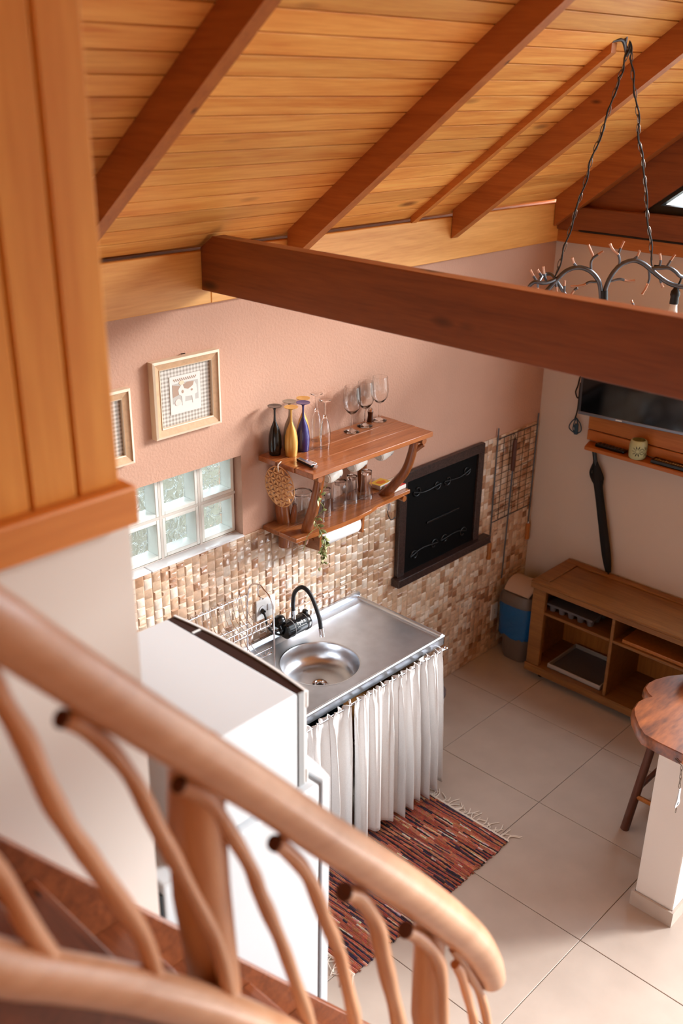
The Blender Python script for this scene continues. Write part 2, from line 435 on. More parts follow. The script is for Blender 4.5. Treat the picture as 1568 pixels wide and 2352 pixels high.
# back wall (kitchen wall) with the glass-block opening
WX0, WX1, WZ0, WZ1 = -3.105, -2.305, 1.435, 1.805
mb = MB()
for lo, hi in (((XL, 0, -0.05), (0.15, 0.15, WZ0)), ((XL, 0, WZ1), (0.15, 0.15, 2.655)), ((XL, 0, WZ0), (WX0, 0.15, WZ1)), ((WX1, 0, WZ0), (0.15, 0.15, WZ1))):
    mb.box(lo, hi)
WALLB = struct(mb.build('wall_back', 'wall_pink'), 'terracotta pink plastered kitchen wall')
# mosaic-relief ceramic tiles
PAL = [(222, 198, 174), (212, 182, 154), (202, 166, 136), (182, 140, 108), (154, 110, 80), (230, 213, 196), (208, 175, 148), (170, 126, 96)]
WT = [10, 11, 9, 5, 2.5, 7, 10, 4]
def tile_mesh(wd, ht, seed):
    rnd = random.Random(seed); mb = MB(); mb.box((0.0012, -0.004, 0.0012), (wd-0.0012, 0.0, ht-0.0012), 0, col=lin((206, 172, 142)))
    cw = 0.0406; nc = max(1, int(round(wd/cw))); cw = (wd-0.003)/nc
    for c in range(nc):
        z = 0.0015 - rnd.random()*0.03
        while z < ht-0.006:
            h = rnd.choice((0.041, 0.041, 0.041, 0.024, 0.05)); z0, z1 = max(z, 0.0015), min(z+h, ht-0.0015); z += h
            if z1-z0 < 0.006: continue
            x0, x1 = 0.0015+c*cw, 0.0015+(c+1)*cw; g = 0.0011
            col = lin(rnd.choices(PAL, WT)[0]); dk = tuple(q*0.8 for q in col[:3])+(1,)
            ins = min(0.006, (z1-z0)*0.25); tl = rnd.uniform(-0.0014, 0.0014); tv = rnd.uniform(-0.001, 0.001)
            O = [(x0+g, -0.004, z0+g), (x1-g, -0.004, z0+g), (x1-g, -0.004, z1-g), (x0+g, -0.004, z1-g)]
            I = [(x0+ins, -0.0075+tl+tv, z0+ins), (x1-ins, -0.0075-tl+tv, z0+ins), (x1-ins, -0.0075-tl-tv, z1-ins), (x0+ins, -0.0075+tl-tv, z1-ins)]
            Vo = [mb.bm.verts.new(q) for q in O]; Vi = [mb.bm.verts.new(q) for q in I]
            mb.face(Vi, col, True)
            for k in range(4): mb.face([Vo[k], Vo[(k+1) % 4], Vi[(k+1) % 4], Vi[k]], col, True)
    return mb
tx = [-2.142+0.327*k for k in range(-14, 7)]; tx = [XL]+[q for q in tx if XL+0.05 < q < -0.05]+[-0.001]
tz = [0.0, 0.478, 0.956, 1.434]
tc_ = {}
for i in range(len(tx)-1):
    if tx[i+1] < -3.9: continue
    for j in range(3):
        wd = round(tx[i+1]-tx[i], 3); key = (wd, (i*7+j*3) % 5)
        if key not in tc_:
            o = tile_mesh(wd, 0.478, hash(key) % 9999).build('wall_tile', 'mosaic', WALLB); o.location = (tx[i], 0, tz[j]); tc_[key] = o
        else: inst(tc_[key], 'wall_tile', WALLB, (tx[i], 0, tz[j]))
# wall tile top edge strip
# glass-block window
WIN = bpy.data.objects.new('window_1', None); COL.objects.link(WIN); WIN.location = ((WX0+WX1)/2, 0.05, WZ0); struct(WIN, 'glass block window above the kitchen tiles')
mb = MB(); g = 0.006
cols = [-3.105, -2.90, -2.70, -2.50, -2.305]; rows = [1.437, 1.625, 1.805]
for c in cols[1:-1]: mb.box((c-g, 0.045, WZ0), (c+g, 0.125, WZ1))
mb.box((WX0, 0.0456, 1.625-g), (WX1, 0.1244, 1.625+g)); mb.box((WX0, 0.0454, WZ0), (WX1, 0.1246, WZ0+0.008))
mb.box((WX0, 0.045, WZ1-0.004), (WX1, 0.125, WZ1))
mb.build('mortar_joint', 'mortar', WIN)
for i in range(4):
    for j in range(2):
        x0, x1 = cols[i]+g, cols[i+1]-g; z0, z1 = rows[j]+(g if j else 0.008), rows[j+1]-g*(1 if j == 0 else 0.7)
        mb = MB(); t = 0.016
        for lo, hi in (((x0, .045, z0), (x0+t, .12, z1)), ((x1-t, .045, z0), (x1, .12, z1)), ((x0+t, .045, z0), (x1-t, .12, z0+t)), ((x0+t, .045, z1-t), (x1-t, .12, z1))): mb.box(lo, hi, 0.002)
        b = mb.build('glass_block', 'block_side', WIN)
        mb = MB(); mb.box((x0+t-.001, .046, z0+t-.001), (x1-t+.001, .054, z1-t+.001)); mb.build('pane', 'window_glass', b)
        mb = MB(); mb.box((x0+t-.001, .112, z0+t-.001), (x1-t+.001, .119, z1-t+.001)); mb.build('pane', 'wavy_glass', b)
for i, (a, b_) in enumerate(((-3.105, -2.80), (-2.797, -2.305))):
    mb = MB(); mb.box((a, -0.010, WZ0-0.004), (b_, 0.046, WZ0+0.004), 0.002); mb.build('sill_tile', 'sill_tile', WIN)
# backdrop wall added to grey the view through the blocks, and ground outside
mb = MB(); mb.box((-6, 1.5, -0.05), (0, 1.65, 2.0), 0.02); gw = mb.build('backdrop_wall', 'backdrop_wall', origin=(-3, 1.5, -0.05)); struct(gw, 'added grey backdrop wall outside the glass blocks')
mb = MB(); mb.box((-25, -25, -0.25), (25, 25, -0.06)); struct(mb.build('ground', 'ground'), 'pale paved ground outside')

# right wall (TV wall) with garden door opening
mb = MB(); y0, y1, z0, z1 = GLZ
mb.box((0, YF, -0.05), (0.15, y0, 2.5)); mb.box((0, y0, z1), (0.15, y1, 2.5)); mb.box((0, GWN[1], -0.05), (0.15, 0, 2.5)); mb.box((0, y1, -0.05), (0.15, GWN[0], 2.5))
mb.box((0, GWN[0], -0.05), (0.15, GWN[1], GWN[2])); mb.box((0, GWN[0], GWN[3]), (0.15, GWN[1], 2.5))
WALLR = struct(mb.build('wall_right', 'wall_white'), 'off-white plastered wall behind the television')
def roofz(y): return Z0 + TS*(-y if y > YR else (y-YF))
# gable: dark timber boards along the rake, black framed glazing
mb = MB()
d = 0.40
mb.prism([(-0.02, 0, 2.5), (-0.02, 0, roofz(0)), (-0.02, YR, roofz(YR)), (-0.02, YR, roofz(YR)-d), (-0.02, -0.5, 2.665), (-0.02, -0.5, 2.5)], (0.17, 0, 0))
mb.prism([(-0.02, YF, 2.5), (-0.02, YF, roofz(YF)), (-0.02, YR, roofz(YR)), (-0.02, YR, roofz(YR)-d), (-0.02, YF+0.5, 2.665), (-0.02, YF+0.5, 2.5)], (0.17, 0, 0))
struct(mb.build('trim_1', 'gable_wood'), 'dark brown boards along the gable')
mb = MB(); mb.box((-0.062, YF+0.01, 2.537), (0.14, -0.03, 2.662), 0.004); struct(mb.build('trim_2', 'gable_wood'), 'dark horizontal beam under the gable window')
mb = MB(); mb.box((-0.045, YF+0.01, 2.47), (-0.0, -0.005, 2.536), 0.004); struct(mb.build('trim_3', 'trim_wood'), 'orange wooden rail on top of the television wall')
W2 = bpy.data.objects.new('window_2', None); COL.objects.link(W2); W2.location = (0.05, YR, 2.662); struct(W2, 'black framed triangular gable window')
mb = MB(); fr = 0.05
A = [(0.0, -0.45, 2.662), (0.0, YR, roofz(YR)-d+0.02), (0.0, YF+0.45, 2.662)]
Bq = [(0.0, -0.45-0.13, 2.662+0.04), (0.0, YR, roofz(YR)-d-0.06), (0.0, YF+0.45+0.13, 2.662+0.04)]
for k in range(3):
    q = [A[k], A[(k+1) % 3], Bq[(k+1) % 3], Bq[k]]; mb.prism(q, (0.06, 0, 0))
mb.build('window_frame', 'black_iron', W2)
mb = MB(); mb.prism([(0.03, q[1], q[2]) for q in Bq], (0.004, 0, 0)); mb.build('pane', 'window_glass', W2)
mb = MB(); mb.tube(smooth_curve([(-0.055, -0.16, 2.543), (-0.06, -0.2, 2.541), (-0.058, -0.4, 2.542), (-0.06, -0.75, 2.54), (-0.06, -1.5, 2.543), (-0.06, -3, 2.54)]), 0.006, 8)
tag(mb.build('electric_cable', 'cable_black', origin=(-0.06, -0.1, 2.54)), 'dark electric cable lying along the orange rail under the gable beam', 'cable')
mb = MB(); mb.tube(smooth_curve([(-0.035, -0.025, 2.67), (-0.038, -0.035, 2.62), (-0.034, -0.03, 2.57), (-0.04, -0.03, 2.545)]), 0.006, 8)
mb.tube(smooth_curve([(-0.048, -0.025, 2.66), (-0.052, -0.03, 2.6), (-0.047, -0.03, 2.545)]), 0.005, 8)
tag(mb.build('cable_loop', 'fringe', origin=(-0.04, -0.03, 2.545)), 'pale looped cable tucked in the corner between the two wall beams', 'cable')

# front and left walls (off frame), with their daylight openings
mb = MB(); mb.box((XL, YF-0.15, -0.05), (0.15, YF, 2.70))
struct(mb.build('wall_front', 'wall_white'), 'off-white plastered wall opposite the kitchen')
mb = MB(); mb.prism([(XL-0.15, 0.15, -0.05), (XL-0.15, YF-0.15, -0.05), (XL-0.15, YF-0.15, 2.62), (XL-0.15, YR, roofz(YR)), (XL-0.15, 0.15, 2.62)], (0.15, 0, 0))
struct(mb.build('wall_left', 'panel_pine'), 'honey pine clad end wall behind the loft')

# ceiling: backing + boards
mb = MB()
mb.prism([(XL-0.15, 0.2, Z0-TS*0.2+0.075), (XL-0.15, YR, roofz(YR)+0.075), (XL-0.15, YR, roofz(YR)+0.13), (XL-0.15, 0.2, Z0-TS*0.2+0.13)], (-XL+0.35, 0, 0))
CEIL = struct(mb.build('ceiling', 'ceiling_pine'), 'honey coloured pine boarded sloping ceiling')
mb = MB(); mb.prism([(XL-0.15, YF-0.2, Z0-TS*0.2+0.0), (XL-0.15, YR, roofz(YR)+0.0), (XL-0.15, YR, roofz(YR)+0.09), (XL-0.15, YF-0.2, Z0-TS*0.2+0.09)], (-XL+0.35, 0, 0))
struct(mb.build('ceiling_front', 'ceiling_pine'), 'honey pine slope of the ceiling behind the camera')
bwid = 0.0873
mb = MB(); mb.box((XL-0.1, -bwid/2+0.0034, 0.0), (-0.0, bwid/2-0.0034, 0.016), 0.0006); first = None
nb = int((-YR/CS)/bwid)
for k in range(nb):
    s = 0.01 + (k+0.5)*bwid; loc = Vector((0, -s*CS, Z0 + s*SS))
    if first is None:
        first = mb.build('ceiling_board', 'ceiling_pine', CEIL); first.location = loc; first.rotation_euler = (-SL, 0, 0)
    else: inst(first, 'ceiling_board', CEIL, loc, (-SL, 0, 0))
# rafters
def rafter(x0, x1, y0, depth, label, grp):
    dv = depth/CS; mb = MB()
    q = [(x0, y0, roofz(y0)-dv), (x0, y0, roofz(y0)+0.002), (x0, YR, roofz(YR)+0.002), (x0, YR, roofz(YR)-dv)]
    mb.prism(q, (x1-x0, 0, 0)); return tag(mb.build('rafter', 'rafter_wood', origin=(x0, y0, roofz(y0))), label, 'rafter', grp)
rafter(-3.18, -3.13, -0.035, 0.105, 'brown stained rafter nearest the plank panel', None)
rafter(-2.06, -2.01, -0.035, 0.100, 'brown stained rafter just behind the big tie beam', None)
rafter(-0.99, -0.94, -0.035, 0.105, 'brown stained rafter passing behind the hanging chains', None)
rafter(-0.10, -0.022, -0.035, 0.12, 'dark brown rafter against the gable wall', None)
mb = MB(); s0, s1 = 0.03, 1.19; dv = 0.028/CS
mb.prism([(-1.285, -s0*CS, roofz(-s0*CS)-dv), (-1.285, -s0*CS, roofz(-s0*CS)+.002), (-1.285, -s1*CS, roofz(-s1*CS)+.002), (-1.285, -s1*CS, roofz(-s1*CS)-dv)], (0.035, 0, 0))
tag(mb.build('ceiling_batten', 'trim_wood', origin=(-1.285, 0, 2.68)), 'thin wooden batten on the ceiling leading to the lamp hook', 'batten')
# wall plates
for a, b_, lab in ((XL, -2.4565, 'pale pine wall plate left of the tie beam'), (-2.4555, -0.002, 'pale pine wall plate running from the tie beam to the corner')):
    mb = MB(); mb.box((a, -0.03, 2.472), (b_, 0.0, 2.672), 0.003); tag(mb.build('wall_plate', 'plate_wood', origin=((a+b_)/2, 0, 2.472)), lab, 'beam')
# big tie beam
mb = MB(); mb.prism([(-2.5, -0.031, 2.527), (-2.5, -0.031, 2.685), (-2.5, -0.10, 2.732), (-2.5, YF, 2.732), (-2.5, YF, 2.527)], (0.062, 0, 0), bev=0.003)
tag(mb.build('tie_beam', 'tie_wood', origin=(-2.5, -0.03, 2.527)), 'large dark red-brown tie beam crossing the room', 'beam')

# stair side: plank partition, trim, white wall
YW = -1.6
pl = [-3.950, -4.036, -4.125, -4.214, -4.303, -4.392, -4.481, -4.57, -4.66, -4.75]
mb = MB(); mb.prism([(XL, YW+0.02, 2.60), (-3.955, YW+0.02, 2.60), (-3.955, YW+0.02, roofz(YW)-0.01), (XL, YW+0.02, roofz(YW)-0.01)], (0, 0.08, 0))
LOFT = struct(mb.build('wall_loft', 'panel_pine'), 'honey pine plank partition of the loft')
for i in range(len(pl)-1):
    mb = MB(); mb.box((pl[i+1]+0.0012, YW-0.002, 2.60), (pl[i]-0.0012, YW+0.021, roofz(YW)-0.01), 0.005)
    mb.build('plank', 'panel_pine', LOFT)
mb = MB(); mb.box((XL, YW-0.028, 2.527), (-3.932, YW+0.1, 2.602), 0.006, seg=2); struct(mb.build('trim_4', 'panel_trim'), 'orange wooden trim board under the plank partition')
mb = MB(); mb.box((XL, YW, -0.05), (-3.937, YW+0.09, 2.53)); struct(mb.build('wall_stair', 'wall_stair'), 'white wall beside the staircase')

# half wall of the bar
mb = MB(); mb.box((-1.59, -1.86, 0), (0.0, -1.69, 0.965), 0.004); hw = mb.build('wall_bar', 'wall_stair'); struct(hw, 'white half wall carrying the rustic wooden bar top')
mb = MB(); mb.prism([(-0.002, -1.872, 0), (-1.604, -1.872, 0), (-1.604, -1.678, 0), (-0.002, -1.678, 0), (-0.002, -1.689, 0), (-1.593, -1.689, 0), (-1.593, -1.861, 0), (-0.002, -1.861, 0)], (0, 0, 0.075))
struct(mb.build('baseboard_bar', 'floor_tile'), 'pale tile skirting around the half wall')

# ================================================================== STAIRS AND RAILING
YRAIL = -2.1
ST = thing('staircase', 'reddish brown wooden staircase descending along the white wall', 'staircase', (-3.0, -1.85, 0))
def zs(x): return 2.007 - 1.335*(x+4.261)
xa, xb = -4.95, -2.77
def stringer(y0, y1, off, nm, xb):
    mb = MB(); mb.prism([(xa, y0, zs(xa)+off), (xb, y0, zs(xb)+off), (xb, y0, 0.0), (xb-0.16, y0, 0.0), (xa, y0, zs(xa)-0.30)], (0, y1-y0, 0), bev=0.003); return mb.build(nm, 'stair_wood', ST)
stringer(-1.601, -1.635, 0.0, 'stringer', -2.77)
stringer(-2.095, -2.065, -0.052, 'stringer', -2.81)
run = 0.17; k = 0; x = -4.225+run*-4
while True:
    z = zs(x)-0.055
    if z < 0.06: break
    mb = MB(); mb.box((x-0.20, -2.066, z-0.032), (x+0.0, -1.634, z), 0.004); mb.build('tread', 'stair_wood', ST)
    x += run; k += 1
# railing
RL = thing('stair_railing', 'rustic peeled-branch stair railing with thick round handrail', 'railing', (-3.9, YRAIL, 1.4))
hp = [(-190, 1318), (0, 1440), (300, 1635), (600, 1822), (740, 1917), (845, 1983), (944, 2050), (1027, 2112), (1085, 2165), (1115, 2212), (1128, 2245)]
P = smooth_curve([at(u, v, 1, YRAIL) for u, v in hp], 8)
R_ = interp([.034, .036, .036, .036, .038, .040, .043, .044, .043, .040, .034], len(P))
P.append(P[-1]+(P[-1]-P[-2])*0.9); R_.append(0.022); P.append(P[-1]+(P[-1]-P[-2])*0.35); R_.append(0.006)
mb = MB(); mb.tube(P, R_, 28); mb.build('handrail', 'rail_wood', RL)
lp = [at(u, v, 1, YRAIL) for u, v in ((-200, 2150), (0, 2222), (150, 2246), (330, 2278), (530, 2336))]
e = lp[-1]; lp += [Vector((e.x+dx, YRAIL, e.z-1.345*dx)) for dx in (0.25, 0.55, 0.85, 1.08)]
LOGC = smooth_curve(lp, 6)
def logz(x_):
    for i in range(1, len(LOGC)):
        if LOGC[i].x >= x_: return LOGC[i-1].z+(LOGC[i].z-LOGC[i-1].z)*(x_-LOGC[i-1].x)/(LOGC[i].x-LOGC[i-1].x)
    return LOGC[-1].z
P = LOGC; mb = MB(); mb.tube(P, interp([.034, .034, .033, .034, .036, .036, .036, .036, .034], len(P)), 22); mb.build('bottom_rail', 'rail_wood', RL)
SP = [([(-160, 1860), (-80, 1930), (0, 2010), (59, 2117), (99, 2176), (134, 2236)], .0145, 0),
      ([(-70, 1470), (-30, 1545), (0, 1604), (58, 1703), (103, 1806), (152, 1895), (206, 1971), (268, 2061), (331, 2159), (366, 2284)], .0145, 0),
      ([(143, 1651), (179, 1662), (250, 1720), (309, 1797), (358, 1895), (403, 1980), (456, 2083), (501, 2177), (534, 2330)], .0125, 1),
      ([(412, 1803), (474, 1832), (537, 1926), (577, 1998), (596, 2050), (621, 2107), (651, 2179), (679, 2258), (706, 2337), (722, 2400), (735, 2450)], .0125, 1),
      ([(631, 1937), (647, 1944), (692, 1990), (720, 2040), (745, 2107), (770, 2164), (781, 2199), (805, 2298), (817, 2352), (835, 2450), (845, 2520)], .0135, 1),
      ([(791, 2049), (823, 2060), (861, 2117), (877, 2184), (893, 2254), (912, 2334), (925, 2420), (940, 2570)], .0175, 1),
      ([(931, 2136), (957, 2149), (995, 2187), (1011, 2238), (1014, 2334), (1018, 2450), (1024, 2640)], .0165, 1),
      ([(1040, 2178), (1056, 2200), (1078, 2238), (1100, 2277), (1116, 2334), (1124, 2420), (1130, 2700)], .0115, 0),
      ([(1044, 2215), (1056, 2232), (1068, 2270), (1081, 2318), (1088, 2352), (1094, 2450), (1098, 2690)], .0115, 0)]
for pts, r, cut in SP:
    q = [at(u, v, 1, YRAIL) for u, v in pts]
    P = smooth_curve(q, 5)
    d_ = P[-1]-P[-2]
    while P[-1].z > logz(P[-1].x): P.append(P[-1]+d_)         # every spindle ends inside the bottom rail
    P = P[:next(i for i, p_ in enumerate(P) if p_.z <= logz(p_.x))+1]; n = len(P)
    mb = MB(); mb.tube(P, [r*(0.97+0.05*math.sin(i*0.9+r*900)+0.05*math.sin(i*0.37+r*500)) for i in range(n)], 14); s = mb.build('spindle', 'spindle_wood', RL)
    if cut:
        d = (P[0]-P[1]).normalized(); mb = MB(); mb.tube([P[0], P[0]+d*0.004], [r*1.02, r*0.96], 14); mb.build('cut_end', 'cut_end', s)
a = at(425, 1790, 1, -2.045); a0 = at(425, 1722, 1, -2.07); b = at(495, 2262, 1, -2.045)
mb = MB(); mb.tube([(a.x, -2.075, a0.z), (a.x+0.005, -2.06, a.z-0.06), ((a.x+b.x)/2, -2.045, (a.z+b.z)/2), (b.x, -2.045, b.z), (b.x, -2.045, 1.672)], [.040, .044, .046, .042, .042], 20); mb.build('post', 'spindle_wood', RL)
c = at(985, 2250, 1, YRAIL+0.03); c0 = at(985, 2092, 1, YRAIL+0.02); mb = MB(); mb.tube([(c0.x, YRAIL+.02, c0.z), (c.x-0.01, YRAIL+.03, c.z+0.12), (c.x, YRAIL+.03, c.z-0.1), (c.x+.01, YRAIL+.01, 1.25), (c.x+.01, YRAIL+.0, logz(c.x+.01))], [.030, .034, .036, .038, .038], 18); mb.build('post', 'spindle_wood', RL)

# ================================================================== KITCHEN
# fridge (door faces the sink)
FX0, FX1, FY0, FY1, FZ = -3.83, -3.30, -1.462, -0.86, 1.488
FR = thing('refrigerator', 'white refrigerator standing beside the staircase wall', 'refrigerator', (-3.53, -1.16, 0))
mb = MB(); mb.box((FX0, FY0, 0.03), (FX1, FY1, FZ), 0.008, seg=2); mb.build('body', 'white_enamel', FR)
mb = MB(); mb.box((FX0-0.012, FY0+0.03, 0.08), (FX0, FY1-0.03, 0.95)); 
for k in range(14): mb.tube([(FX0-0.02, FY0+0.05, 1.0+0.03*k), (FX0-0.02, FY1-0.05, 1.0+0.03*k)], 0.004, 6)
mb.build('condenser', 'fridge_back', FR)
mb = MB(); mb.box((FX0-0.003, FY0-0.0015, 0.04), (FX0+0.055, FY0+0.2, 1.06), 0.003); mb.build('compressor_cover', 'fridge_back', FR)
mb = MB(); mb.box((FX0-0.008, FY0+0.004, 1.06), (FX0-0.0005, FY1-0.004, FZ-0.03)); mb.build('back_panel', 'fridge_back', FR)
mb = MB(); mb.tube(smooth_curve([(FX0-0.012, FY0+0.03, 1.40), (FX0-0.015, FY0+0.012, 1.25), (FX0-0.012, FY0+0.012, 1.10), (FX0+0.01, FY0-0.004, 1.065), (FX0+0.03, FY0-0.004, 1.07)], 6), 0.007, 10); mb.build('hose', 'silver', FR)
mb = MB(); mb.box((FX1, FY0+0.008, 0.06), (FX1+0.012, FY1-0.008, FZ-0.004)); mb.build('gasket', 'grey_trim', FR)
mb = MB(); yy = [FY0+(FY1-FY0)*k/16 for k in range(17)]
prof = [(FX1+0.012, FY0, 0)]+[(FX1+0.040+0.035*math.sin(PI*k/16)**0.7, y, 0) for k, y in enumerate(yy)]+[(FX1+0.012, FY1, 0)]
mb.prism([(q[0], q[1], 0.05) for q in prof], (0, 0, FZ-0.045), bev=0.004); mb.build('door', 'white_enamel', FR)
for sx in (FX0+0.04, FX1-0.04):
    for sy in (FY0+0.05, FY1-0.05): mb = MB(); mb.lathe([(0.0, 0), (0.018, 0), (0.018, 0.031), (0, 0.031)], (sx, sy, 0), 12); mb.build('foot', 'black_plastic', FR)
# microwave
MZ0, MZ1 = FZ, 1.80; MX0, MX1, MY0, MY1 = -3.74, -3.36, -1.44, -0.885
MW = thing('microwave', 'white microwave oven with dark front trim on top of the refrigerator', 'microwave', (-3.55, -1.16, FZ))
mb = MB(); mb.box((MX0, MY0, MZ0+0.012), (MX1, MY1, MZ1), 0.006, seg=2); mb.build('body', 'micro_top', MW)
def bow(x, k, a=0.018): return x + a*(1-(2*k/16-1)**2)
yy = [MY0+(MY1-MY0)*k/16 for k in range(17)]
mb = MB(); mb.prism([(MX1, MY0, MZ0+0.014)]+[(bow(MX1+0.022, k), y, MZ0+0.014) for k, y in enumerate(yy)]+[(MX1, MY1, MZ0+0.014)], (0, 0, MZ1-MZ0-0.016)); mb.build('front_trim', 'dark_trim', MW)
mb = MB(); mb.box((MX1+0.001, MY0-0.0015, MZ0+0.014), (MX1+0.021, MY0+0.004, MZ1-0.001)); mb.build('side_strip', 'grey_trim', MW)
mb = MB(); mb.prism([(bow(MX1+0.0222, k), y, MZ0+0.014) for k, y in enumerate(yy)]+[(bow(MX1+0.030, 16-k), yy[16-k], MZ0+0.014) for k in range(17)], (0, 0, MZ1-MZ0-0.012)); mb.build('door', 'white_plastic', MW)
mb = MB(); mb.box((bow(MX1+0.03, 0)-0.002, MY0-0.002, MZ1-0.055), (bow(MX1+0.03, 0)+0.007, MY0+0.014, MZ1-0.004), 0.002); mb.build('door_corner', 'white_plastic', MW); mb = MB(); mb.box((bow(MX1+0.03, 0)-0.002, MY0-0.002, MZ0+0.014), (bow(MX1+0.03, 0)+0.007, MY0+0.014, MZ0+0.06), 0.002); mb.build('door_corner', 'white_plastic', MW)
for sx in (MX0+0.04, MX1-0.03):
    for sy in (MY0+0.05, MY1-0.05): mb = MB(); mb.lathe([(0, 0), (0.014, 0), (0.014, 0.013), (0, 0.013)], (sx, sy, MZ0), 10); mb.build('foot', 'black_rubber', MW)
mb = MB(); mb.box((MX1+0.002, -1.005, MZ1-0.001), (MX1+0.03, -0.998, MZ1+0.001)); mb.build('hinge_notch', 'white_plastic', MW)

# sink counter
SX0, SX1, SY0, SY1, SZ = -2.78, -1.56, -0.565, -0.009, 0.85
SK = thing('sink_counter', 'stainless steel sink counter with round bowl', 'sink', (-2.16, -0.28, 0))
bc = Vector((-2.14, -0.312, SZ)); br = 0.182
mb = MB(); nseg = 64
angs = sorted([2*PI*k/nseg for k in range(nseg)] + [math.atan2(sy-bc.y, sx-bc.x) % (2*PI) for sx in (SX0, SX1) for sy in (SY0, SY1)])
inner, outer = [], []
for a in angs:
    c_, s_ = math.cos(a), math.sin(a)
    t = min((((SX1 if c_ > 0 else SX0)-bc.x)/c_) if abs(c_) > 1e-9 else 1e9, (((SY1 if s_ > 0 else SY0)-bc.y)/s_) if abs(s_) > 1e-9 else 1e9)
    inner.append(mb.bm.verts.new(bc+Vector((c_, s_, 0))*br)); outer.append(mb.bm.verts.new(bc+Vector((c_, s_, 0))*t))
for k in range(len(angs)):
    k2 = (k+1) % len(angs); mb.face([inner[k], inner[k2], outer[k2], outer[k]])
mb.box((SX0, SY0, SZ-0.042), (SX1, SY0+0.004, SZ-0.001))            # front apron
mb.box((SX1-0.004, SY0, SZ-0.042), (SX1, SY1, SZ-0.001)); mb.box((SX0, SY0, SZ-0.042), (SX0+0.004, SY1, SZ-0.001))
top = mb.build('counter_top', 'steel', SK)
mb = MB(); mb.tube([(SX0, SY0+0.006, SZ), (SX1, SY0+0.006, SZ)], 0.0085, 12); mb.tube([(SX1-0.012, SY0+0.006, SZ+0.004), (SX1-0.012, SY1, SZ+0.004)], 0.012, 12)
mb.build('rolled_rim', 'steel', SK)
mb = MB(); mb.prism([(SX0, SY1, SZ), (SX0, SY1-0.016, SZ), (SX0, SY1-0.012, SZ+0.032), (SX0, SY1, SZ+0.034)], (SX1-SX0, 0, 0), bev=0.002)
mb.prism([(SX0, SY1-0.05, SZ), (SX0, SY1-0.016, SZ+0.008), (SX0, SY1-0.016, SZ)], (SX1-SX0, 0, 0))
mb.build('back_lip', 'steel', SK)
mb = MB(); prof = [(br+0.004, 0.0006), (br-0.002, 0.0), (br-0.006, -0.008), (br-0.008, -0.05), (br-0.014, -0.095), (br-0.035, -0.125), (br-0.075, -0.138), (0.04, -0.143), (0.03, -0.147)]
prof = [(r, h*0.75 if h < -0.02 else h) for r, h in prof]; mb.lathe(prof, bc, 64); bowl = mb.build('bowl', 'steel_bowl', SK)
mb = MB(); mb.lathe([(0.034, -0.1085), (0.026, -0.1065), (0.022, -0.109), (0.019, -0.117), (0.0155, -0.118)], bc, 28); dr = mb.build('drain', 'chrome', SK)
mb = MB(); mb.lathe([(0.0156, -0.1175), (0.0156, -0.26), (0.0, -0.26)], bc, 20); mb.build('drain_pipe', 'grey_trim', dr)
mb = MB()
for xx in (SX0+0.03, SX1-0.07): mb = MB(); mb.box((xx, SY0+0.09, 0.0), (xx+0.04, SY1-0.01, SZ-0.043), 0.003); mb.build('support', 'wall_stair', SK)

# curtain under the sink: rod + two panels
CR = thing('curtain_rod', 'thin chrome curtain rod under the sink front edge', 'curtain rod', (-2.15, -0.592, 0.80))
mb = MB(); mb.tube([(SX0+0.01, -0.594, 0.805), (-1.585, -0.594, 0.805)], 0.0055, 12); mb.build('rod', 'chrome', CR)
mb = MB(); mb.lathe([(0, -0.004), (0.008, -0.004), (0.0105, 0.002), (0.010, 0.01), (0.006, 0.014), (0, 0.015)], (-1.585, -0.594, 0.805), 14, axis=0); mb.build('finial', 'chrome', CR)
for xx in (-1.605, SX0+0.05): mb = MB(); mb.tube([(xx, -0.594, 0.805), (xx, -0.566, 0.815)], 0.004, 8); mb.build('bracket', 'chrome', CR)
def curtain(xl, xr, bl, br_, folds, seed, label, zb):
    rnd = random.Random(seed); nx, nz = 220, 36; rows = []
    # irregular pleat phase
    cuts = [0.0]
    for k in range(folds): cuts.append(cuts[-1]+rnd.uniform(0.5, 1.9))
    cuts = [c/cuts[-1] for c in cuts]; amp = [rnd.uniform(0.35, 1.5) for _ in range(folds+1)]
    def ph(s):
        for k in range(folds):
            if s <= cuts[k+1] or k == folds-1:
                return k+(s-cuts[k])/(cuts[k+1]-cuts[k]), k
    for i in range(nz+1):
        t = i/nz; z = 0.822+(zb-0.822)*t; row = []
        for j in range(nx+1):
            s = j/nx; f, k = ph(s); a_ = amp[k]*(1-(f-k))+amp[k+1]*(f-k)
            x = (xl+(bl-xl)*t)*(1-s)+(xr+(br_-xr)*t)*s
            big = math.sin(2*PI*f)
            env = 0.34+0.66*min(1, t*1.8)
            y = -0.598 - 0.006*min(1, t*3) - a_*env*0.027*(big+0.25*math.sin(4*PI*f+k)) - 0.012*t
            ruf = max(0, 1-t*9)
            y += ruf*0.007*math.sin(2*PI*folds*3.3*s+seed)+0.004*math.sin(2*PI*f*2+3*t+seed)*(1-t)
            x += 0.010*env*a_*math.cos(2*PI*f)*0.9
            zz = z + (0.008*math.sin(2*PI*folds*2.1*s+1.3*seed) if i == 0 else 0) - 0.010*t*math.sin(2*PI*f+0.5)*a_
            # gathered neck around the rod
            if 0.015 < t < 0.06: y = y*0.6 + -0.600*0.4
            row.append((x, y, max(zz, 0.014)))
        rows.append(row)
    mb = MB(); mb.grid(rows); o = mb.build('curtain', 'linen', origin=((xl+xr)/2, -0.6, 0.82))
    sm = o.modifiers.new('thickness', 'SOLIDIFY'); sm.thickness = 0.0025; sm.offset = 0
    return tag(o, label, 'curtain', None)
curtain(-2.70, -2.235, -2.72, -2.235, 6, 3, 'white linen curtain panel partly hidden by the refrigerator', 0.055)
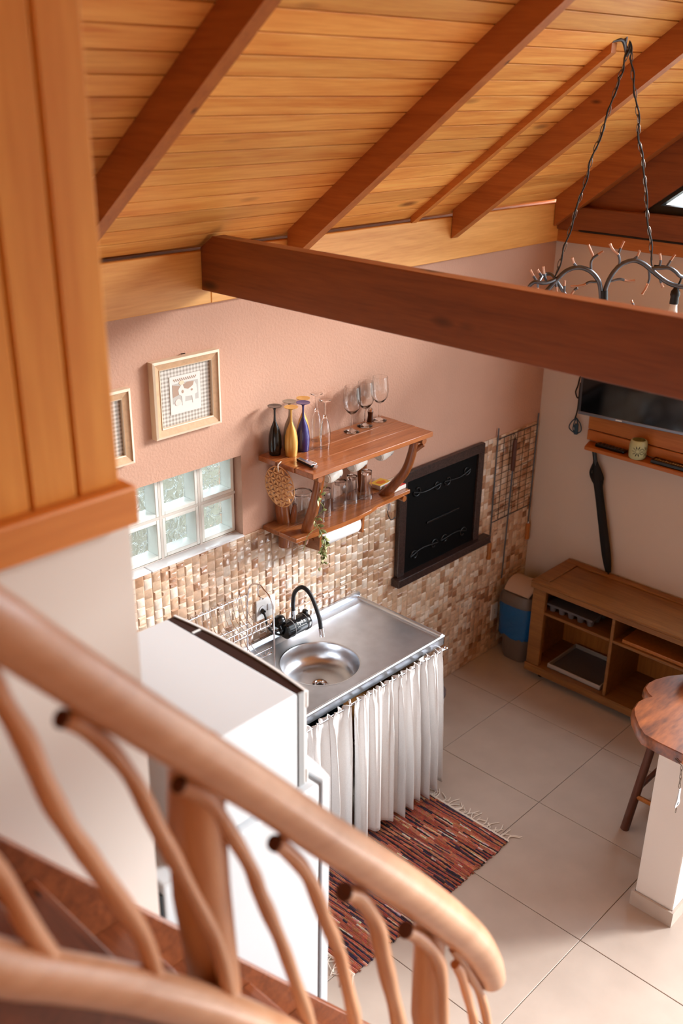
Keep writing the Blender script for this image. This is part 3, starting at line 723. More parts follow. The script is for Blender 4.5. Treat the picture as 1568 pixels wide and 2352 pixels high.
curtain(-2.228, -1.622, -2.225, -1.588, 9, 11, 'wide white linen curtain panel gathered under the open drainer side of the sink', 0.045)
# items behind curtain
t = thing('storage_tub', 'teal plastic tub just visible above the curtain under the sink', 'tub', (-2.28, -0.44, 0.55))
mb = MB(); mb.lathe([(0, 0), (0.095, 0), (0.115, 0.165), (0.12, 0.170), (0.108, 0.165), (0.09, 0.01), (0, 0.01)], (-2.28, -0.44, 0.55), 28); mb.build('body', 'teal_plastic', t)
mb = MB(); mb.tube([(-2.28+0.12*math.cos(2*PI*k/28), -0.44+0.12*math.sin(2*PI*k/28), 0.718) for k in range(28)], 0.006, 8, closed=True); mb.build('rim', 'teal_plastic', t)
mb = MB(); mb.box((SX0+0.07, -0.53, 0.53), (SX1-0.07, -0.05, 0.55), 0.002); mb.build('shelf_board', 'cabinet_wood', SK)
bk = at(974, 1660, 2, 0.0); t = thing('pail', 'small pale pail with grey lid standing right of the sink curtain', 'pail', (bk.x, bk.y, 0))
mb = MB(); mb.lathe([(0, 0.0), (0.086, 0.0), (0.088, 0.03), (0.092, 0.033), (0.104, 0.20), (0, 0.20)], (bk.x, bk.y, 0), 32); mb.build('body', 'bucket_white', t)
mb = MB(); mb.lathe([(0, 0.199), (0.109, 0.199), (0.109, 0.216), (0.09, 0.225), (0, 0.228)], (bk.x, bk.y, 0), 32); mb.build('lid', 'bucket_lid', t)

# electric tap
tp = Vector((-2.075, -0.085, 0.925)); TP = thing('faucet', 'black electric faucet with flexible gooseneck spout', 'faucet', (tp.x, -0.02, tp.z))
mb = MB(); mb.lathe([(r*1.18, h*1.14) for r, h in ((0, -0.066), (0.030, -0.066), (0.036, -0.060), (0.037, -0.030), (0.035, -0.028), (0.035, 0.042), (0.038, 0.044), (0.038, 0.058), (0.033, 0.064), (0, 0.064))], tp, 32, axis=0); body = mb.build('heater_body', 'black_plastic', TP)
for hx in (-0.035, 0.049): mb = MB(); mb.tube([tp+Vector((hx, 0.0425*math.cos(2*PI*k/32), 0.0425*math.sin(2*PI*k/32))) for k in range(32)], 0.0022, 6, closed=True); mb.build('seam_ring', 'grey_trim', body)
mb = MB(); mb.tube([tp+Vector((-0.05, 0.02, 0.0)), tp+Vector((-0.05, 0.075, 0.0))], 0.017, 16); mb.tube([tp+Vector((-0.05, 0.070, 0.0)), tp+Vector((-0.05, 0.0755, 0.0))], 0.028, 20); mb.build('wall_pipe', 'black_plastic', TP)
mb = MB(); mb.lathe([(0, -0.02), (0.020, -0.018), (0.026, 0.0), (0.025, 0.015), (0.018, 0.026), (0, 0.03)], tp+Vector((-0.084, 0.022, 0.05)), 20, axis=0); mb.tube([tp+Vector((-0.075, 0.015, 0.01)), tp+Vector((-0.083, 0.021, 0.044))], 0.012, 12); mb.build('knob', 'black_plastic', TP)
mb = MB(); mb.box((tp.x+0.054, tp.y-0.013, tp.z+0.034), (tp.x+0.074, tp.y+0.013, tp.z+0.058), 0.006, seg=2); mb.build('selector', 'black_plastic', TP)
mb = MB(); mb.tube([tp+Vector((-0.012, 0.0, 0.030)), tp+Vector((-0.012, 0, 0.085))], 0.0115, 16); mb.build('collar', 'chrome', TP)
ge = at(737, 1458, 1, -0.25)
gp = [tp+Vector((-0.012, 0, 0.08)), tp+Vector((-0.013, 0.0, 0.13)), tp+Vector((-0.012, -0.012, 0.185)), tp+Vector((-0.006, -0.055, 0.222)), tp+Vector((0.0, -0.105, 0.195)), Vector((ge.x, -0.235, ge.z+0.09)), Vector((ge.x, -0.25, ge.z+0.03))]
P = smooth_curve(gp, 8); mb = MB(); mb.tube(P, 0.0098, 16); mb.build('gooseneck', 'black_rubber', TP)
d = (P[-1]-P[-2]).normalized(); mb = MB(); mb.tube([P[-1]-d*0.004, P[-1]+d*0.036], 0.0118, 18); mb.build('spout_tip', 'chrome', TP)
def text(s, size, loc, rx, rz, mat, parent, name='lettering', ry=0):
    cu = bpy.data.curves.new(name, 'FONT'); cu.body = s; cu.size = size; cu.extrude = 0.0004; cu.align_x = 'CENTER'; cu.align_y = 'CENTER'
    tmp = bpy.data.objects.new(name, cu); COL.objects.link(tmp)
    dg = bpy.context.evaluated_depsgraph_get(); me = bpy.data.meshes.new_from_object(tmp.evaluated_get(dg)); bpy.data.objects.remove(tmp)
    me.materials.clear(); me.materials.append(MATS[mat]); o = bpy.data.objects.new(name, me); COL.objects.link(o)
    o.parent = parent; o.location = Vector(loc)-wloc(parent); o.rotation_euler = (rx, ry, rz); return o
a_ = math.radians(42)
text('hydra', 0.023, tp+Vector((0.008, -0.0418*math.cos(a_), 0.0418*math.sin(a_))), PI/2-a_, 0, 'white_plastic', body)
a2 = math.radians(18)
mb = MB(); q = tp+Vector((0.008, -0.0415*math.cos(a2), 0.0415*math.sin(a2))); mb.box((q.x-0.028, q.y-0.0006, q.z-0.001), (q.x+0.028, q.y+0.001, q.z+0.0008)); mb.build('printed_line', 'white_plastic', body)
# sockets
def socket(x0, x1, z0, z1, label, plug):
    t = thing('wall_socket', label, 'socket', ((x0+x1)/2, -0.009, z0))
    mb = MB(); mb.box((x0, -0.016, z0), (x1, -0.006, z1), 0.003, seg=2); mb.build('plate', 'white_plastic', t)
    cx, cz = (x0+x1)/2, (z0+z1)/2
    if plug:
        mb = MB(); mb.box((x0+0.065, -0.020, cz-0.016), (x0+0.095, -0.015, cz+0.018), 0.003); mb.build('rocker_switch', 'white_enamel', t)
        mb = MB(); mb.lathe([(0, -0.004), (0.021, -0.004), (0.021, 0.0), (0, 0.0)], (x0+0.036, -0.016, cz), 20, axis=1); mb.build('outlet', 'white_enamel', t)
    else:
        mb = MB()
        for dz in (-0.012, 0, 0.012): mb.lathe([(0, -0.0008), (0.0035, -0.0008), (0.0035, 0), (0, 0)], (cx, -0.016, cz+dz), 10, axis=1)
        mb.build('painted_pin_hole', 'black_plastic', t)  # flat black discs stand in for the shade inside the pin holes
    return t
socket(-2.252, -2.135, 0.985, 1.088, 'white double wall plate beside the dish rack', True)
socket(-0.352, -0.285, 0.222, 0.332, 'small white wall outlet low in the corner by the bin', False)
t = thing('power_cord', 'black power cord from the wall plate to the faucet', 'cord', (-2.22, -0.03, 1.03))
mb = MB(); mb.tube(smooth_curve([(-2.222, -0.022, 1.032), (-2.226, -0.045, 1.018), (-2.222, -0.050, 0.98), (-2.20, -0.055, 0.935), (-2.165, -0.07, 0.905), (-2.128, -0.085, 0.905)], 8), 0.0055, 10); mb.build('cord', 'cable_black', t)
mb = MB(); mb.tube([(-2.222, -0.016, 1.036), (-2.222, -0.034, 1.030)], 0.011, 14); mb.build('plug', 'black_plastic', t)

# dish rack (chrome wire, two tiers)
DR = thing('dish_rack', 'two-tier chrome wire dish rack on the left end of the sink', 'dish rack', (-2.52, -0.15, SZ))
RX0, RX1, RY0, RY1 = -2.755, -2.335, -0.225, -0.045
wr = 0.0026
for xx in (RX0, RX1):
    mb = MB(); mb.tube(smooth_curve([(xx, RY0, SZ+0.003), (xx, RY0+0.002, SZ+0.20), (xx, RY0+0.012, SZ+0.345), (xx, RY0+0.06, SZ+0.385), (xx, RY0+0.10, SZ+0.40), (xx, RY1-0.02, SZ+0.36), (xx, RY1, SZ+0.20), (xx, RY1, SZ+0.003)], 6), 0.0038, 10); mb.build('side_frame', 'chrome', DR)
def basket(zt, zb, nm):
    mb = MB()
    mb.tube([(RX0, RY0+0.02, zt), (RX1, RY0+0.02, zt)], wr, 8); mb.tube([(RX0, RY1-0.005, zt+0.055), (RX1, RY1-0.005, zt+0.055)], wr, 8)
    mb.tube([(RX0, RY0+0.02, zb+0.03), (RX1, RY0+0.02, zb+0.03)], wr, 8)
    for zz, yy_ in ((zt+0.062, RY1-0.005), (zb+0.036, RY0+0.018)):
        P = [(RX0+(RX1-RX0)*k/80, yy_+0.002*math.sin(k*PI/2), zz+0.006*math.sin(k*PI/2.5)) for k in range(81)]; mb.tube(P, 0.0016, 6)
    b = mb.build(nm, 'chrome', DR)
    mb = MB()
    for k in range(17):
        xx = RX0+0.012+(RX1-RX0-0.024)*k/16
        mb.tube(smooth_curve([(xx, RY1-0.005, zt+0.055), (xx, RY1-0.03, zb+0.03), (xx, (RY0+RY1)/2, zb), (xx, RY0+0.04, zb+0.008), (xx, RY0+0.02, zb+0.03), (xx, RY0+0.02, zt)], 4), 0.0019, 6)
    mb.build('wires', 'chrome', b)
basket(SZ+0.265, SZ+0.205, 'upper_basket'); basket(SZ+0.12, SZ+0.06, 'lower_basket')
mb = MB(); mb.tube(smooth_curve([(RX1, RY0+0.10, SZ+0.40), (RX1+0.0, RY0+0.10, SZ+0.345), (RX1+0.005, RY0+0.07, SZ+0.335)], 6), 0.0035, 8); mb.build('hook', 'chrome', DR)

# rag rug
RG = thing('rag_rug', 'striped terracotta and navy woven rag rug in front of the sink', 'rug', (-2.19, -0.79, 0))
rnd = random.Random(5); mb = MB(); RX_0, RX_1, RY_0, RY_1 = -2.715, -1.665, -1.088, -0.515
C1 = [lin(c) for c in ((186, 104, 82), (196, 118, 94), (172, 92, 76), (206, 136, 110))]; CN = [lin(c) for c in ((62, 54, 78), (56, 44, 58), (86, 64, 80))]; CL = [lin(c) for c in ((236, 200, 176), (240, 224, 208), (222, 150, 110))]
n = 140; pitch = (RX_1-RX_0)/n
for i in range(n):
    xb = RX_0+(i+0.5)*pitch; kind = rnd.random(); main = rnd.choice(CN) if (i % 3 == 1 and kind < 0.7) else rnd.choice(C1)
    m_ = 44; p0 = rnd.uniform(0, 6); cur = main; left = 0; pts = []
    e0, e1 = RY_0+rnd.uniform(-0.006, 0.006), RY_1+rnd.uniform(-0.006, 0.006)
    for j in range(m_+1):
        y = e0+(e1-e0)*j/m_; pts.append((xb+0.0028*math.sin(y*16+i*0.35+p0*0.2)+0.0012*math.sin(y*47+p0), y))
    hw_ = pitch*0.62; V = []
    for j, (x_, y) in enumerate(pts):
        zt = 0.0085+0.0016*math.sin(j*PI*0.8+p0)
        V.append([mb.bm.verts.new(q) for q in ((x_-hw_, y, 0.001), (x_-hw_*0.6, y, zt*0.8), (x_, y, zt), (x_+hw_*0.6, y, zt*0.8), (x_+hw_, y, 0.001))])
    for j in range(m_):
        if left <= 0:
            q = rnd.random(); left = rnd.randint(2, 9)
            cur = main if q < 0.72 else rnd.choice(CL) if q < 0.83 else rnd.choice(CN) if q < 0.92 else rnd.choice(C1)
            if main in CN and q < 0.9: cur = main
        left -= 1
        cc = tuple(a*rnd.uniform(0.75, 1.15) for a in cur[:3])+(1,)
        for k in range(4): mb.face([V[j][k], V[j][k+1], V[j+1][k+1], V[j+1][k]], cc, True)
wv = mb.build('weave', 'rug_weave', RG)
for side, xe, dx in ((1, RX_1, 1), (0, RX_0, -1)):
    y = RY_0+0.01; mb = MB()
    mb.tube([(xe+dx*0.004, RY_0, 0.007), (xe+dx*0.004, RY_1, 0.007)], 0.005, 6)
    while y < RY_1:
        for k in range(2):
            l = rnd.uniform(0.035, 0.085); a = rnd.uniform(-0.9, 0.9); w_ = rnd.uniform(-0.02, 0.02)
            mb.tube(smooth_curve([(xe, y, 0.006), (xe+dx*l*0.5, y+math.sin(a)*l*0.3+w_, 0.006), (xe+dx*l*math.cos(a*0.8), y+math.sin(a)*l, 0.003)], 4), 0.0023, 5)
        y += rnd.uniform(0.018, 0.04)
    fr_ = mb.build('fringe', 'fringe', RG); fr_['kind'] = 'stuff'

# ---------------------------------------------------------------- wall shelf with branches
TZ, BZ = 1.79, 1.45
SH = thing('wall_shelf', 'rustic two-tier wooden wall shelf with curved branch supports', 'shelf', (-1.83, -0.02, 1.30))
for k in range(3):
    y1 = -0.018-0.109*k; y0 = y1-0.1065
    mb = MB(); mb.box((-2.225+0.004*k, y0, TZ-0.024), (-1.435-0.004*k, y1, TZ), 0.003, seg=2); mb.build('top_plank', 'shelf_wood', SH)
for xx in (-2.165, -1.495):
    mb = MB(); mb.tube([(xx, -0.02, TZ-0.036), (xx, -0.335, TZ-0.036)], 0.0155, 14); mb.build('cross_bar', 'branch_wood', SH)
mb = MB(); mb.box((-2.195, -0.105, BZ-0.022), (-1.405, -0.006, BZ), 0.003, seg=2); mb.build('lower_plank', 'shelf_wood', SH)
pts = [(-2.193, -0.1075)]+[(-1.407, -0.1075)]
edge = [(-1.407, -0.192), (-1.55, -0.2), (-1.66, -0.205), (-1.72, -0.225), (-1.82, -0.236), (-1.93, -0.236), (-2.02, -0.23), (-2.10, -0.222), (-2.193, -0.218)]
mb = MB(); mb.prism([(x_, y_, BZ-0.022) for x_, y_ in pts+edge], (0, 0, 0.022), bev=0.004); mb.build('lower_plank', 'shelf_wood', SH)
for xx in (-2.15, -1.455):
    mb = MB(); mb.tube([(xx, -0.012, BZ-0.034), (xx, -0.20, BZ-0.034)], 0.0145, 14); mb.build('cross_bar', 'branch_wood', SH)
def branch(pts, rad, nm='branch'):
    P = smooth_curve(pts, 6); mb = MB(); mb.tube(P, interp(rad, len(P)), 16); return mb.build(nm, 'branch_wood', SH)
# front arms: bow outwards from the lower plank to the front of the top plank
branch([(-1.545, -0.135, BZ-0.015), (-1.525, -0.185, BZ+0.05), (-1.512, -0.245, BZ+0.14), (-1.505, -0.275, BZ+0.24), (-1.50, -0.285, TZ-0.02)], [.026, .024, .022, .021, .020])
branch([(-1.504, -0.28, TZ-0.095), (-1.485, -0.30, TZ-0.075), (-1.475, -0.315, TZ-0.062)], [.014, .012, .010], 'twig')
branch([(-2.10, -0.165, BZ-0.06), (-2.10, -0.195, BZ+0.03), (-2.105, -0.235, BZ+0.13), (-2.11, -0.265, BZ+0.23), (-2.11, -0.28, TZ-0.02)], [.022, .026, .024, .022, .022])
branch([(-2.095, -0.036, BZ-0.125), (-2.095, -0.040, BZ-0.03), (-2.105, -0.033, BZ+0.10), (-2.11, -0.040, TZ-0.02)], [.026, .034, .032, .026])
branch([(-2.075, -0.072, BZ-0.01), (-2.068, -0.078, BZ+0.06), (-2.066, -0.08, BZ+0.085)], [.016, .014, .008], 'twig')
branch([(-1.585, -0.035, BZ-0.09), (-1.58, -0.042, BZ+0.0), (-1.60, -0.05, BZ+0.12), (-1.575, -0.055, BZ+0.22), (-1.57, -0.05, TZ-0.02)], [.018, .024, .022, .02, .018])
branch([(-1.60, -0.05, BZ+0.10), (-1.645, -0.055, BZ+0.17), (-1.68, -0.05, BZ+0.22)], [.018, .015, .012], 'twig')
# towel holder boards
for xx in (-1.700, -1.985):
    mb = MB(); mb.prism([(xx, -0.03, BZ-0.022), (xx, -0.155, BZ-0.022), (xx, -0.150, BZ-0.15), (xx, -0.06, BZ-0.16), (xx, -0.03, BZ-0.10)], (0.014, 0, 0), bev=0.002); mb.build('roll_bracket', 'shelf_wood', SH)
mb = MB(); mb.tube([(-1.99, -0.105, BZ-0.105), (-1.68, -0.105, BZ-0.105)], 0.008, 10); mb.build('roll_dowel', 'shelf_wood', SH)
PT = thing('paper_towel_roll', 'white paper towel roll hanging under the lower shelf', 'paper towel', (-1.84, -0.105, BZ-0.105))
mb = MB(); mb.lathe([(0.0185, -0.128), (0.049, -0.128), (0.0505, -0.124), (0.0505, 0.124), (0.049, 0.128), (0.0185, 0.128)], (-1.838, -0.105, BZ-0.105), 36, axis=0, closed=True); mb.build('paper', 'paper', PT)
mb = MB(); mb.lathe([(0.0165, -0.126), (0.0187, -0.126), (0.0187, 0.126), (0.0165, 0.126)], (-1.838, -0.105, BZ-0.105), 24, axis=0, closed=True); mb.build('core', 'frame_tan', PT)

# upturned champagne flutes
def flute_prof(s=1.0):
    o = [(0.0245, 0.0), (0.0275, 0.03), (0.0285, 0.055), (0.0265, 0.085), (0.0195, 0.115), (0.011, 0.135), (0.0055, 0.15), (0.0042, 0.17), (0.0042, 0.195), (0.006, 0.203), (0.016, 0.209), (0.0295, 0.2135), (0.030, 0.2155), (0.015, 0.2145), (0.0, 0.2125)]
    i = [(0.0, 0.140), (0.0085, 0.134), (0.0178, 0.113), (0.0250, 0.084), (0.0270, 0.055), (0.0260, 0.03), (0.0230, 0.0)]
    return [(r*s, h) for r, h in i+o]
def flute(x, y, mat, label, s=1.0):
    t = thing('champagne_flute', label, 'glass', (x, y, TZ), 'upturned flutes on the top shelf')
    mb = MB(); pr = [(r, h+0.0006) for r, h in flute_prof(s)]; mb.lathe(pr[:-8], (x, y, TZ), 28); b = mb.build('bowl', mat, t)
    mb = MB(); mb.lathe(pr[-9:], (x, y, TZ), 28); mb.build('foot', mat, t)
    return t
flute(-2.165, -0.060, 'flute_black', 'black upturned champagne flute at the left end of the shelf')
flute(-2.125, -0.118, 'flute_gold', 'gold upturned champagne flute beside the black one')
flute(-2.045, -0.108, 'flute_blue', 'dark blue-purple upturned champagne flute')
flute(-2.000, -0.062, 'flute_gold', 'gold upturned champagne flute behind the blue one')
flute(-2.075, -0.056, 'flute_grey', 'grey-bronze upturned champagne flute near the wall')
flute(-1.915, -0.058, 'glass', 'clear upturned flute near the wall', 0.9)
flute(-1.955, -0.150, 'glass', 'clear upturned flute near the shelf middle', 0.9)
# wine glasses
def wine(x, y, label):
    t = thing('wine_glass', label, 'glass', (x, y, TZ), 'stemmed wine glasses on the top shelf')
    out = [(0.0, 0.004), (0.036, 0.0), (0.0365, 0.002), (0.02, 0.007), (0.006, 0.014), (0.0042, 0.03), (0.0042, 0.07), (0.007, 0.082), (0.022, 0.095), (0.036, 0.115), (0.0415, 0.145), (0.039, 0.18), (0.0345, 0.213)]
    inn = [(0.0333, 0.213), (0.0378, 0.18), (0.0402, 0.145), (0.0345, 0.116), (0.020, 0.097), (0.0, 0.089)]
    mb = MB(); mb.lathe([(0.0, 0.0008)]+[(r, h+0.0008) for r, h in out[1:8]]+[(0.0, 0.0822)], (x, y, TZ), 32); mb.build('stem', 'glass', t)
    mb = MB(); mb.lathe([(0.0, 0.0815)]+out[7:]+inn, (x, y, TZ), 32); mb.build('bowl', 'glass', t)
wine(-1.715, -0.085, 'clear stemmed wine glass beside the clear flutes'); wine(-1.612, -0.072, 'clear stemmed wine glass in the middle of the three'); wine(-1.502, -0.062, 'clear stemmed wine glass at the right end of the shelf')
t = thing('pepper_mill', 'small dark brown shaker behind the wine glasses', 'shaker', (-1.545, -0.045, TZ))
mb = MB(); mb.lathe([(0, 0), (0.015, 0), (0.015, 0.01), (0.012, 0.03), (0.014, 0.05), (0, 0.05)], (-1.545, -0.045, TZ), 20); mb.build('body', 'brown_glass', t)
mb = MB(); mb.lathe([(0, 0.05), (0.0125, 0.05), (0.0125, 0.062), (0.006, 0.068), (0, 0.069)], (-1.545, -0.045, TZ), 20); mb.build('cap', 'chrome', t)
# corkscrew
CK = thing('corkscrew', 'folding steel corkscrew lying on the front corner of the top shelf', 'corkscrew', (-2.15, -0.24, TZ))
def L2(a, b, wd, z0, z1, mbx):
    a, b = Vector(a), Vector(b); d_ = (b-a).normalized(); n_ = Vector((-d_.y, d_.x))*wd
    mbx.prism([(a.x+n_.x, a.y+n_.y, z0), (b.x+n_.x, b.y+n_.y, z0), (b.x-n_.x, b.y-n_.y, z0), (a.x-n_.x, a.y-n_.y, z0)], (0, 0, z1-z0), bev=0.002)
mb = MB(); L2((-2.150, -0.185), (-2.165, -0.285), 0.008, TZ+0.001, TZ+0.013, mb); mb.build('handle', 'black_plastic', CK)
mb = MB(); L2((-2.152, -0.19), (-2.166, -0.290), 0.009, TZ+0.012, TZ+0.0165, mb); L2((-2.150, -0.295), (-2.178, -0.31), 0.006, TZ+0.003, TZ+0.012, mb); mb.build('lever', 'silver', CK)
mb = MB(); mb.tube([(-2.138+0.005*math.cos(k*1.1), -0.225-0.0012*k, TZ+0.008+0.005*math.sin(k*1.1)) for k in range(50)], 0.0016, 6); mb.build('worm', 'silver', CK)
# mugs hanging under the top shelf
def mug(x, y, z, label):
    t = thing('hanging_mug', label, 'mug', (x, y, z), 'mugs hung under the top shelf')
    ax = Vector((-0.97, -0.05, -0.22)).normalized(); u = ax.orthogonal().normalized(); v = ax.cross(u)
    def ring(r, h, n=28): return [Vector((x, y, z))+ax*h+(u*math.cos(2*PI*k/n)+v*math.sin(2*PI*k/n))*r for k in range(n)]
    mb = MB(); prof = [(0.029, -0.038), (0.034, -0.040), (0.0355, -0.03), (0.0355, 0.018), (0.030, 0.034), (0.026, 0.036), (0.025, 0.040), (0.022, 0.040), (0.0215, 0.036), (0.002, 0.036)]
    mb.grid([ring(r, h) for r, h in prof], wrap=True); b = mb.build('body', 'mug_white', t)
    mb = MB(); mb.grid([ring(r, h) for r, h in ((0.0325, -0.039), (0.031, 0.02), (0.002, 0.028))], wrap=True); mb.build('inside', 'mug_white', b)
    mb = MB()
    for k in range(6):
        a = k*PI/3+0.3; c_ = Vector((x, y, z))+ax*-0.022+(u*math.cos(a)+v*math.sin(a))*0.0358; nn = (u*math.cos(a)+v*math.sin(a)); tt = nn.cross(ax)
        mb.poly([c_+(ax*math.cos(q*PI/4)+tt*math.sin(q*PI/4))*0.0042 for q in range(8)])
    mb.build('printed_dot', 'mug_blue', b)
    mb = MB(); up = Vector((0, 0, 1)); up = (up-ax*up.dot(ax)).normalized()
    mb.tube(smooth_curve([Vector((x, y, z))+ax*0.018+up*0.034, Vector((x, y, z))+ax*0.012+up*0.052, Vector((x, y, z))+ax*-0.012+up*0.054, Vector((x, y, z))+ax*-0.022+up*0.034], 5), 0.0045, 10); mb.build('handle', 'mug_white', t)
    mb = MB(); mb.tube(smooth_curve([(x, y, TZ-0.024), Vector((x, y, z+0.065)), Vector((x+0.008, y-0.004, z+0.050)), Vector((x+0.004, y, z+0.046))], 5), 0.0016, 6); mb.build('hook', 'chain_metal', t)
mug(-1.965, -0.20, 1.685, 'white mug with blue dots hung beside the left branch'); mug(-1.805, -0.20, 1.695, 'white mug with blue dots hung in the middle under the shelf'); mug(-1.625, -0.20, 1.70, 'white mug with blue dots hung near the right branch')
# tumblers on the lower shelf
def tumbler(x, y, r0, r1, h, label, ribs=0, waist=0):
    t = thing('glass_tumbler', label, 'glass', (x, y, BZ), 'upturned tumblers on the lower shelf')
    n = 32; mb = MB()
    def prof(k):
        s = k/10; r = r0+(r1-r0)*s - waist*math.sin(PI*s)
        return r, h*s
    def RR(a): return 1+ (0.035*math.cos(ribs*a) if ribs else 0)
    rows = []
    seq = [prof(k) for k in range(11)]
    outer = seq+[(seq[-1][0]*0.9, h+0.001), (0.002, h-0.002)]
    inner = [(0.002, h-0.016), (seq[-2][0]*0.85, h-0.016)]+[(prof(k)[0]-0.0022, prof(k)[1]) for k in range(8, -1, -1)]
    mb.grid([[Vector((x+r*RR(2*PI*q/n)*math.cos(2*PI*q/n), y+r*RR(2*PI*q/n)*math.sin(2*PI*q/n), BZ+0.0006+hh)) for q in range(n)] for r, hh in inner+outer], wrap=True)
    mb.build('glass_body', 'glass', t)
tumbler(-2.025, -0.082, 0.046, 0.043, 0.135, 'large clear glass jar behind the left branch')
tumbler(-1.985, -0.150, 0.026, 0.024, 0.125, 'slim clear tumbler beside the left branch')
tumbler(-1.915, -0.112, 0.033, 0.027, 0.125, 'ribbed clear tumbler next to the slim one', 10)
tumbler(-1.815, -0.112, 0.034, 0.029, 0.135, 'ribbed clear tumbler in the middle of the lower shelf', 10)
tumbler(-1.722, -0.100, 0.031, 0.024, 0.130, 'clear tumbler with narrow waist, bead at its base', 0, 0.003)
tumbler(-1.635, -0.112, 0.034, 0.025, 0.135, 'clear flared beer glass next to the playing card boxes', 0, 0.004)
# card boxes
def card_box(c, ang, top, lab, z):
    t = thing('card_box', lab, 'box', (c[0], c[1], z)); M = Matrix.Translation((c[0], c[1], z)) @ Matrix.Rotation(ang, 4, 'Z')
    mb = MB(); mb.box((-0.046, -0.032, 0.0), (0.046, 0.032, 0.020), 0.002, M); mb.build('box', 'card_white', t)
    mb = MB(); mb.box((-0.044, -0.030, 0.0198), (0.044, 0.030, 0.0208), 0, M); l = mb.build('printed_label', top, t)
    mb = MB(); mb.prism([M @ Vector(q) for q in ((-0.02, -0.02, 0.021), (0.015, -0.024, 0.021), (0.03, 0.0, 0.021), (0.0, 0.015, 0.021), (-0.03, 0.01, 0.021))], (0, 0, 0.0004)); mb.build('printed_figure', 'card_orange' if top == 'card_yellow' else 'card_pink', l)
card_box((-1.478, -0.062), 0.12, 'card_yellow', 'yellow playing card box behind the right branch', BZ)
card_box((-1.452, -0.135), 0.05, 'card_red', 'red and white playing card box at the shelf end', BZ)
# hook with hanging bottle opener
t = thing('key_hook', 'dark hook with small steel openers under the right end of the shelf', 'hook', (-1.475, -0.10, BZ-0.1))
mb = MB(); mb.tube(smooth_curve([(-1.475, -0.10, BZ-0.022), (-1.485, -0.105, BZ-0.05), (-1.475, -0.11, BZ-0.08), (-1.455, -0.11, BZ-0.07)], 6), 0.003, 8)
mb.tube(smooth_curve([(-1.478, -0.11, BZ-0.08), (-1.47, -0.112, BZ-0.14), (-1.445, -0.112, BZ-0.175), (-1.415, -0.112, BZ-0.17)], 6), 0.0022, 8); mb.build('wire', 'black_iron', t)
mb = MB(); mb.box((-1.482, -0.118, BZ-0.115), (-1.466, -0.112, BZ-0.065), 0.002); mb.box((-1.464, -0.118, BZ-0.125), (-1.456, -0.112, BZ-0.085), 0.002); mb.build('opener', 'silver', t)
# wooden trivet hung at the shelf end
TV_ = thing('hanging_trivet', 'round woven-pattern wooden trivet hung on the left end of the shelf', 'trivet', (-2.238, -0.165, 1.70))
tcn = Vector((-2.238, -0.165, 1.692)); tr = 0.088
mb = MB(); s_ = 0.0335
def petal(c, a, l):
    d_ = Vector((math.cos(a), math.sin(a))); nn = Vector((-d_.y, d_.x)); q = []
    for k in range(7): f_ = k/6; q.append(c+d_*(l*f_)+nn*(math.sin(PI*f_)*l*0.15))
    for k in range(5, 0, -1): f_ = k/6; q.append(c+d_*(l*f_)-nn*(math.sin(PI*f_)*l*0.15))
    return q
seen = set()
for i in range(-5, 6):
    for j in range(-5, 6):
        c = Vector((s_*(i+j*0.5), s_*j*0.866))
        for k in range(3):
            a = k*PI/3; e_ = c+Vector((math.cos(a), math.sin(a)))*s_
            if c.length < tr*0.985 and e_.length < tr*1.04 or (e_.length < tr*0.985 and c.length < tr*1.04):
                q = petal(c+(e_-c)*0.06, a, s_*0.88)
                mb.prism([(tcn.x, tcn.y+p_.x, tcn.z+p_.y) for p_ in q], (-0.006, 0, 0))
mb.build('petals', 'trivet_wood', TV_)
mb = MB(); mb.tube([(tcn.x-0.0, tcn.y+tr*math.cos(2*PI*k/48), tcn.z+tr*math.sin(2*PI*k/48)) for k in range(48)], 0.0022, 6, closed=True)
for i in range(-5, 6):
    mb.tube([(tcn.x+0.001, tcn.y-math.sqrt(max(0, tr*tr-(s_*i*0.866)**2)), tcn.z+s_*i*0.866), (tcn.x+0.001, tcn.y+math.sqrt(max(0, tr*tr-(s_*i*0.866)**2)), tcn.z+s_*i*0.866)], 0.0010, 4) if abs(s_*i*0.866) < tr else None
mb.build('rim', 'trivet_wood', TV_)
mb = MB(); mb.tube(smooth_curve([(tcn.x-0.004, tcn.y, tcn.z+tr-0.02), (tcn.x-0.008, tcn.y, tcn.z+tr+0.01), (tcn.x+0.010, tcn.y, tcn.z+tr+0.022)], 5), 0.0025, 8); mb.build('loop', 'fringe', TV_)
